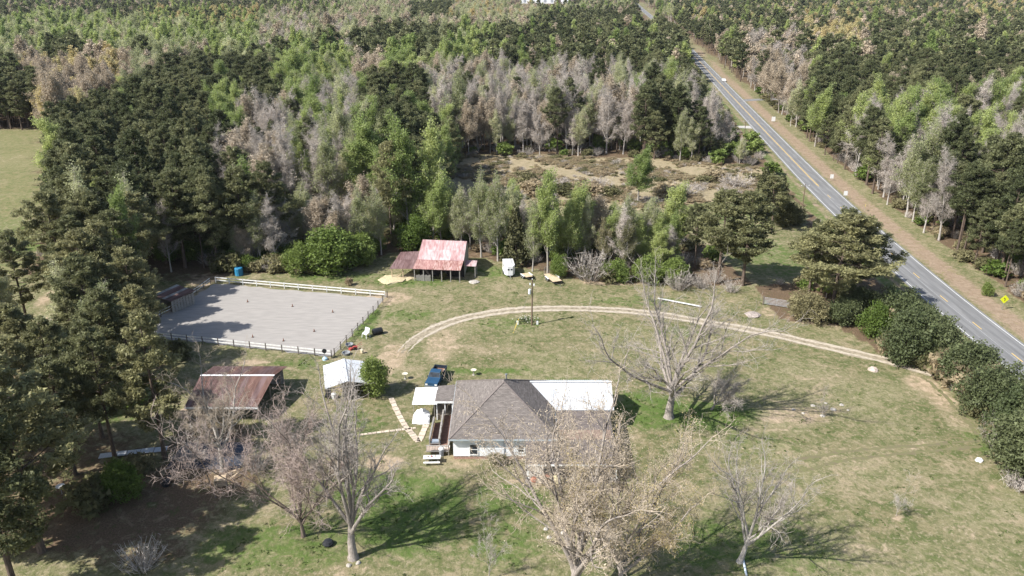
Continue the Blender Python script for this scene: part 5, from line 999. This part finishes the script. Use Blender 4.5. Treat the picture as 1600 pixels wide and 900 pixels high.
# things by the right end of the ring
x, y = G(590, 522); t = thing('black_tank', 'black round tank lying by the ring', 'tank', (x, y, 0), .5); MB().tube([(-.9, 0, .55), (-.75, 0, .55), (.75, 0, .55), (.9, 0, .55)], [.3, .55, .55, .3], 14).build('shell', black, t)
for q in (-.45, .1, .5): MB().tube([(q, 0, .55), (q+.06, 0, .55)], .565, 14).build('band', rubber, t)
x, y = G(572, 527); t = thing('white_chair', 'tipped white plastic chair beside the black tank', 'chair', (x, y, 0), -.6); MB().box((0, 0, .8), (1.0, .8, .08), 0, .3).build('seat', whitep, t); MB().box((-.1, .5, 1.15), (.95, .08, .8), 0, -.3).build('backrest', whitep, t)
for sx in (-.42, .42):
    for sy in (-.34, .34): MB().beam((sx, sy, .8+.1*sy), (sx*1.2, sy*1.3, 0), .07, .07).build('leg', whitep, t)
x, y = G(555, 546); t = thing('garden_tiller', 'red garden tiller lying at the ring corner', 'tiller', (x, y, 0), .4); MB().box((0, 0, .4), (.7, .4, .35)).build('engine', red, t); MB().tube([(.2, .2, .5), (1.1, .35, .9), (1.2, .35, .95)], .03, 5).tube([(.2, -.2, .5), (1.1, -.35, .9)], .03, 5).build('handle', red, t); MB().tube([(-.1, -.35, .22), (-.1, .35, .22)], .22, 9).build('tine', rubber, t); MB().box((-.7, .1, .2), (.5, .5, .3), .5).build('deck', red, t)
for a, b, lb in ((546, 541, 'upper grey tub at the ring corner'), (541, 554, 'lower grey tub beside the ring fence end')):
    x, y = G(a, b); tag(MB().lathe((x, y, 0), [(.5, 0), (.62, .4), (.66, .42), (.55, .40), (.45, .1)], 12).build('grey_tub', mat('grey_tub', (.24, .25, .26), .6, .15, 2)), lb, 'tub')
x, y = G(566, 552); tag(MB().lathe((x, y, 0), [(.18, 0), (.26, .2), (.2, .55), (.28, .6), (.1, .75)], 9).build('garden_urn', mat('cream_paint', (.60, .52, .36), .7, .1, 3)), 'small cream urn right of the red tiller', 'urn')
x, y = G(508, 562); t = thing('patio_fan', 'dark round fan on a pale blue stand at the ring fence end', 'fan', (x, y, 0)); MB().tube([(0, -.08, 1.5), (0, .08, 1.5)], .36, 14).build('cage', black, t); MB().tube([(0, 0, .5), (0, 0, 1.2)], .05, 6).build('stem', steel, t); MB().lathe((0, 0, 0), [(.42, 0), (.40, .3), (.1, .52)], 10).build('base', mat('pale_blue_plastic', (.40, .56, .66), .5, .1, 2), t)
x, y = G(374, 430); tag(MB().lathe((x, y, 0), [(.75, 0), (.8, .1), (.8, 1.5), (.72, 1.62), (.3, 1.66)], 14).build('blue_barrel', mat('bright_blue_plastic', (.03, .20, .36), .45, .1, 2)), 'bright blue barrel in the shade at the wood edge', 'barrel')
# carport clutter and flower bed under the pole
x, y = G(522, 622); tag(MB().lathe((x, y, 0), [(.3, 0), (.38, .7), (.1, .85)], 9).build('white_sack', whitep), 'white sack standing at the carport front', 'sack'); x, y = G(513, 622); t = thing('bench_seat', 'dark old seat at the carport front corner', 'seat', (x, y, 0)); MB().box((0, 0, .4), (.8, .7, .35)).build('cushion', black, t); MB().box((0, .3, .85), (.8, .15, .7)).build('backrest', black, t)
bx0, by0 = G(822, 503); t = thing('planter_bed', 'small bed of white flowers with white end blocks beside the pole', 'flower bed', (bx0, by0, 0)); cr = TB(); rg = np.random.default_rng(4); cr.leaves(rng, np.stack([rg.normal(0, .9, 60), rg.normal(0, .6, 60), np.full(60, .4)], 1), 8, .3, .12, .6); link('foliage', cr.mesh('foliage'), lf_mag, t)
cr = TB(); cr.leaves(rng, np.stack([rg.normal(0, .9, 34), rg.normal(0, .6, 34), np.full(34, .75)], 1), 4, .14, .10, .5); link('blossoms', cr.mesh('blossoms'), leafmat('white_petals', (.7, .68, .58), .7, .05, .3), t)
for sx in (-1.5, 1.9): MB().box((sx, -1.0, .3), (.34, .3, .6)).build('block', whitep, t)
# porch clutter
for k, (xx, yy_, m_, s_, lb) in enumerate(((2.6, 79.9, mat('terracotta', (.36, .15, .10), .85, .15, 3), .45, 'terracotta pot at the left end of the porch'), (3.6, 79.7, slabm, .6, 'tan sack pile between the porch posts'), (4.1, 80.3, MATS['terracotta'], .5, 'second terracotta pot further along the porch'), (5.4, 79.6, hay, .7, 'yellow tan heap before the porch'), (10.9, 79.9, slabm, .6, 'tan heap at the right end of the porch'))):
    tag(MB().lathe((xx, yy_-.4, .0), [(s_*.7, 0), (s_, s_*.5), (s_*.9, s_*1.1), (s_*.4, s_*1.4)], 10).build('porch_pot', m_), lb, 'pot')
# bottom left clutter
x0, y0 = G(155, 714); x1, y1 = G(262, 702); t = thing('metal_sheets', 'row of white metal sheets lying on the ground under the pines', 'sheet metal')
for k in range(5):
    q0, q1 = k/5+.004, (k+1)/5-.004; MB().beam((x0+(x1-x0)*q0, y0+(y1-y0)*q0, .12+.03*(k % 2)), (x0+(x1-x0)*q1, y0+(y1-y0)*q1, .14+.03*(k % 2)), 1.1, .04).build('sheet', tinw, t)
x, y = G(345, 764); t = thing('wooden_crate', 'open tan plywood box standing on the brown ground', 'crate', (x, y, 0), .25); MB().box((-.55, 0, .75), (.06, 1.0, 1.5)).build('side', mat('pale_plywood', (.58, .47, .32), .85, .12, 2), t); MB().box((.1, .48, .75), (1.3, .06, 1.5)).build('back', woodt, t); MB().box((.1, 0, 1.5), (1.35, 1.0, .06), 0, .1).build('top', woodt, t); MB().box((.72, 0, .7), (.06, .96, 1.4)).build('side', wood, t)
x0, y0 = G(259, 762); x1, y1 = G(278, 728); t = thing('culvert_pipe', 'black corrugated pipe lying on the brown ground', 'pipe'); MB().tube([(x0, y0, .45), (x1, y1, .45)], .45, 14, False).build('pipe', black, t)
for q in range(14): MB().tube([(x0+(x1-x0)*(q+.3)/14, y0+(y1-y0)*(q+.3)/14, .45), (x0+(x1-x0)*(q+.7)/14, y0+(y1-y0)*(q+.7)/14, .45)], .49, 14).build('rib', black, t)
x, y = G(330, 712); rg = np.random.default_rng(12); n_ = 12; vs = [(x-4.5+9*i/n_, y-3+6*j/n_, max(.04, (.45+rg.uniform(-.18, .2))*(1-((i-6)/6.5)**2)*(1-((j-6)/6.5)**2))) for j in range(n_+1) for i in range(n_+1)]
tag(MB().add(vs, [(j*(n_+1)+i, j*(n_+1)+i+1, (j+1)*(n_+1)+i+1, (j+1)*(n_+1)+i) for j in range(n_) for i in range(n_)]).build('dark_tarp', mat('blue_black_tarp', (.04, .05, .07), .55, .2, 3)), 'dark blue black tarp over a low heap below the shed', 'tarp')
for k, (a, b, c, d) in enumerate(((318, 700, 365, 692), (352, 745, 375, 738), (360, 752, 373, 744))):
    x0, y0 = G(a, b); x1, y1 = G(c, d); tag(MB().beam((x0, y0, .35), (x1, y1, .5), .2, .06).build('loose_plank', woodt), ('long pale plank on the tarp heap', 'short pale plank leaning at the plywood box', 'lower pale plank beside the plywood box')[k], 'plank')
x, y = G(97, 772); t = thing('satellite_dish', 'small white dish on a stub at the left under the pines', 'dish', (x, y, 0)); MB().lathe((0, 0, .9), [(.05, 0), (.35, .08), (.5, .2), (.5, .22), (.33, .11)], 14).build('dish', whitep, t); MB().tube([(0, 0, 0), (0, 0, .92)], .04, 6).build('stub', steel, t)
x, y = G(513, 851); tag(MB().lathe((x, y, 0), [(.5, 0), (.62, .25), (.45, .5), (.12, .6)], 10).build('black_bag', black), 'black bag on the grass near the bottom edge', 'bag'); x0, y0 = G(1161, 876); x1, y1 = G(1166, 900); tag(MB().tube([(x0, y0, .12), (x1, y1, .12)], .11, 8).build('white_pipe', mat('white_blue_pvc', (.62, .70, .76), .4, .1, 2)), 'white and pale blue pipe lying at the leaning tree', 'pipe')
# road furniture and cars
def sign(px, py, top, label, m, shape, w_, arrow=False, rz=0):
    x, y = G(px, py); h = ZT(y, top); t = thing('road_sign', label, 'sign', (x, y, 0), rz); MB().box((0, .06, h*.45), (.07, .05, h*.9)).build('post', steel, t); c = h-w_*.5
    if shape == 'diamond': MB().add([(0, 0, c-w_*.7), (w_*.7, 0, c), (0, 0, c+w_*.7), (-w_*.7, 0, c), (0, .03, c-w_*.7), (w_*.7, .03, c), (0, .03, c+w_*.7), (-w_*.7, .03, c)], [(0, 1, 2, 3), (7, 6, 5, 4), (0, 4, 5, 1), (1, 5, 6, 2), (2, 6, 7, 3), (3, 7, 4, 0)]).build('plate', m, t)
    else: MB().box((0, 0, c), (w_, .03, w_*1.2)).build('plate', m, t)
    if arrow: MB().beam((.05, -.012, c-.32), (.05, -.012, c+.1), .012, .12).beam((.05, -.012, c+.1), (-.2, -.012, c+.28), .012, .12).build('symbol', black, t)
yel = mat('sign_yellow_green', (.66, .70, .02), .5, .05, 2)
sign(1566, 484, 463, 'yellow green diamond warning sign across the road at the right', yel, 'diamond', 1.15, True); sign(1351, 330, 320, 'yellow sign seen edge on across the road', mat('sign_yellow', (.70, .50, .03), .5, .05, 2), 'diamond', .75, False, 1.1); sign(1320, 312, 299, 'white sign with a green top across the road', whitep, 'rect', 1.0); sign(1299, 282, 273, 'small white sign across the road above the green topped one', whitep, 'rect', 1.0); sign(1208, 191, 183, 'white sign on the verge near the bend', whitep, 'rect', 1.5)
def car(px, py, label, m, rz):
    x, y = G(px, py); t = thing('car', label, 'car', (x, y, .0), rz); MB().box((0, 0, .62), (1.85, 4.6, .62)).build('body', m, t); MB().add([(-.88, -1.3, .93), (.88, -1.3, .93), (.88, 1.6, .93), (-.88, 1.6, .93), (-.7, -.6, 1.5), (.7, -.6, 1.5), (.7, 1.0, 1.5), (-.7, 1.0, 1.5)], [(4, 5, 6, 7), (0, 1, 5, 4), (1, 2, 6, 5), (2, 3, 7, 6), (3, 0, 4, 7)]).build('cabin', m, t)
    MB().add([(-.75, -1.2, 1.0), (.75, -1.2, 1.0), (.64, -.68, 1.45), (-.64, -.68, 1.45)], [(0, 1, 2, 3)]).build('windscreen', glass, t)
    for sx in (-.86, .86):
        for yy in (-1.4, 1.4): wheel(t, sx, yy, .33, .22)
x, y = G(1131, 126); car(1131, 127, 'white car driving away from the bend on the road', whitep, -.12)
# a little air: the far wood fades slightly
hz = MB(); hz.box((0, 2900, 29.5), (9000, 6600, 61)); o = hz.build('haze', None); tag(o, 'thin pale haze over the distant forest', 'haze', kind='stuff')
hm = bpy.data.materials.new('haze'); hm.use_nodes = True; hn = hm.node_tree.nodes; hn.remove(hn['Principled BSDF']); pv = hn.new('ShaderNodeVolumePrincipled'); pv.inputs['Color'].default_value = (.86, .91, 1, 1); pv.inputs['Density'].default_value = .00003; hm.node_tree.links.new(pv.outputs[0], hn['Material Output'].inputs['Volume']); o.data.materials.clear(); o.data.materials.append(hm)
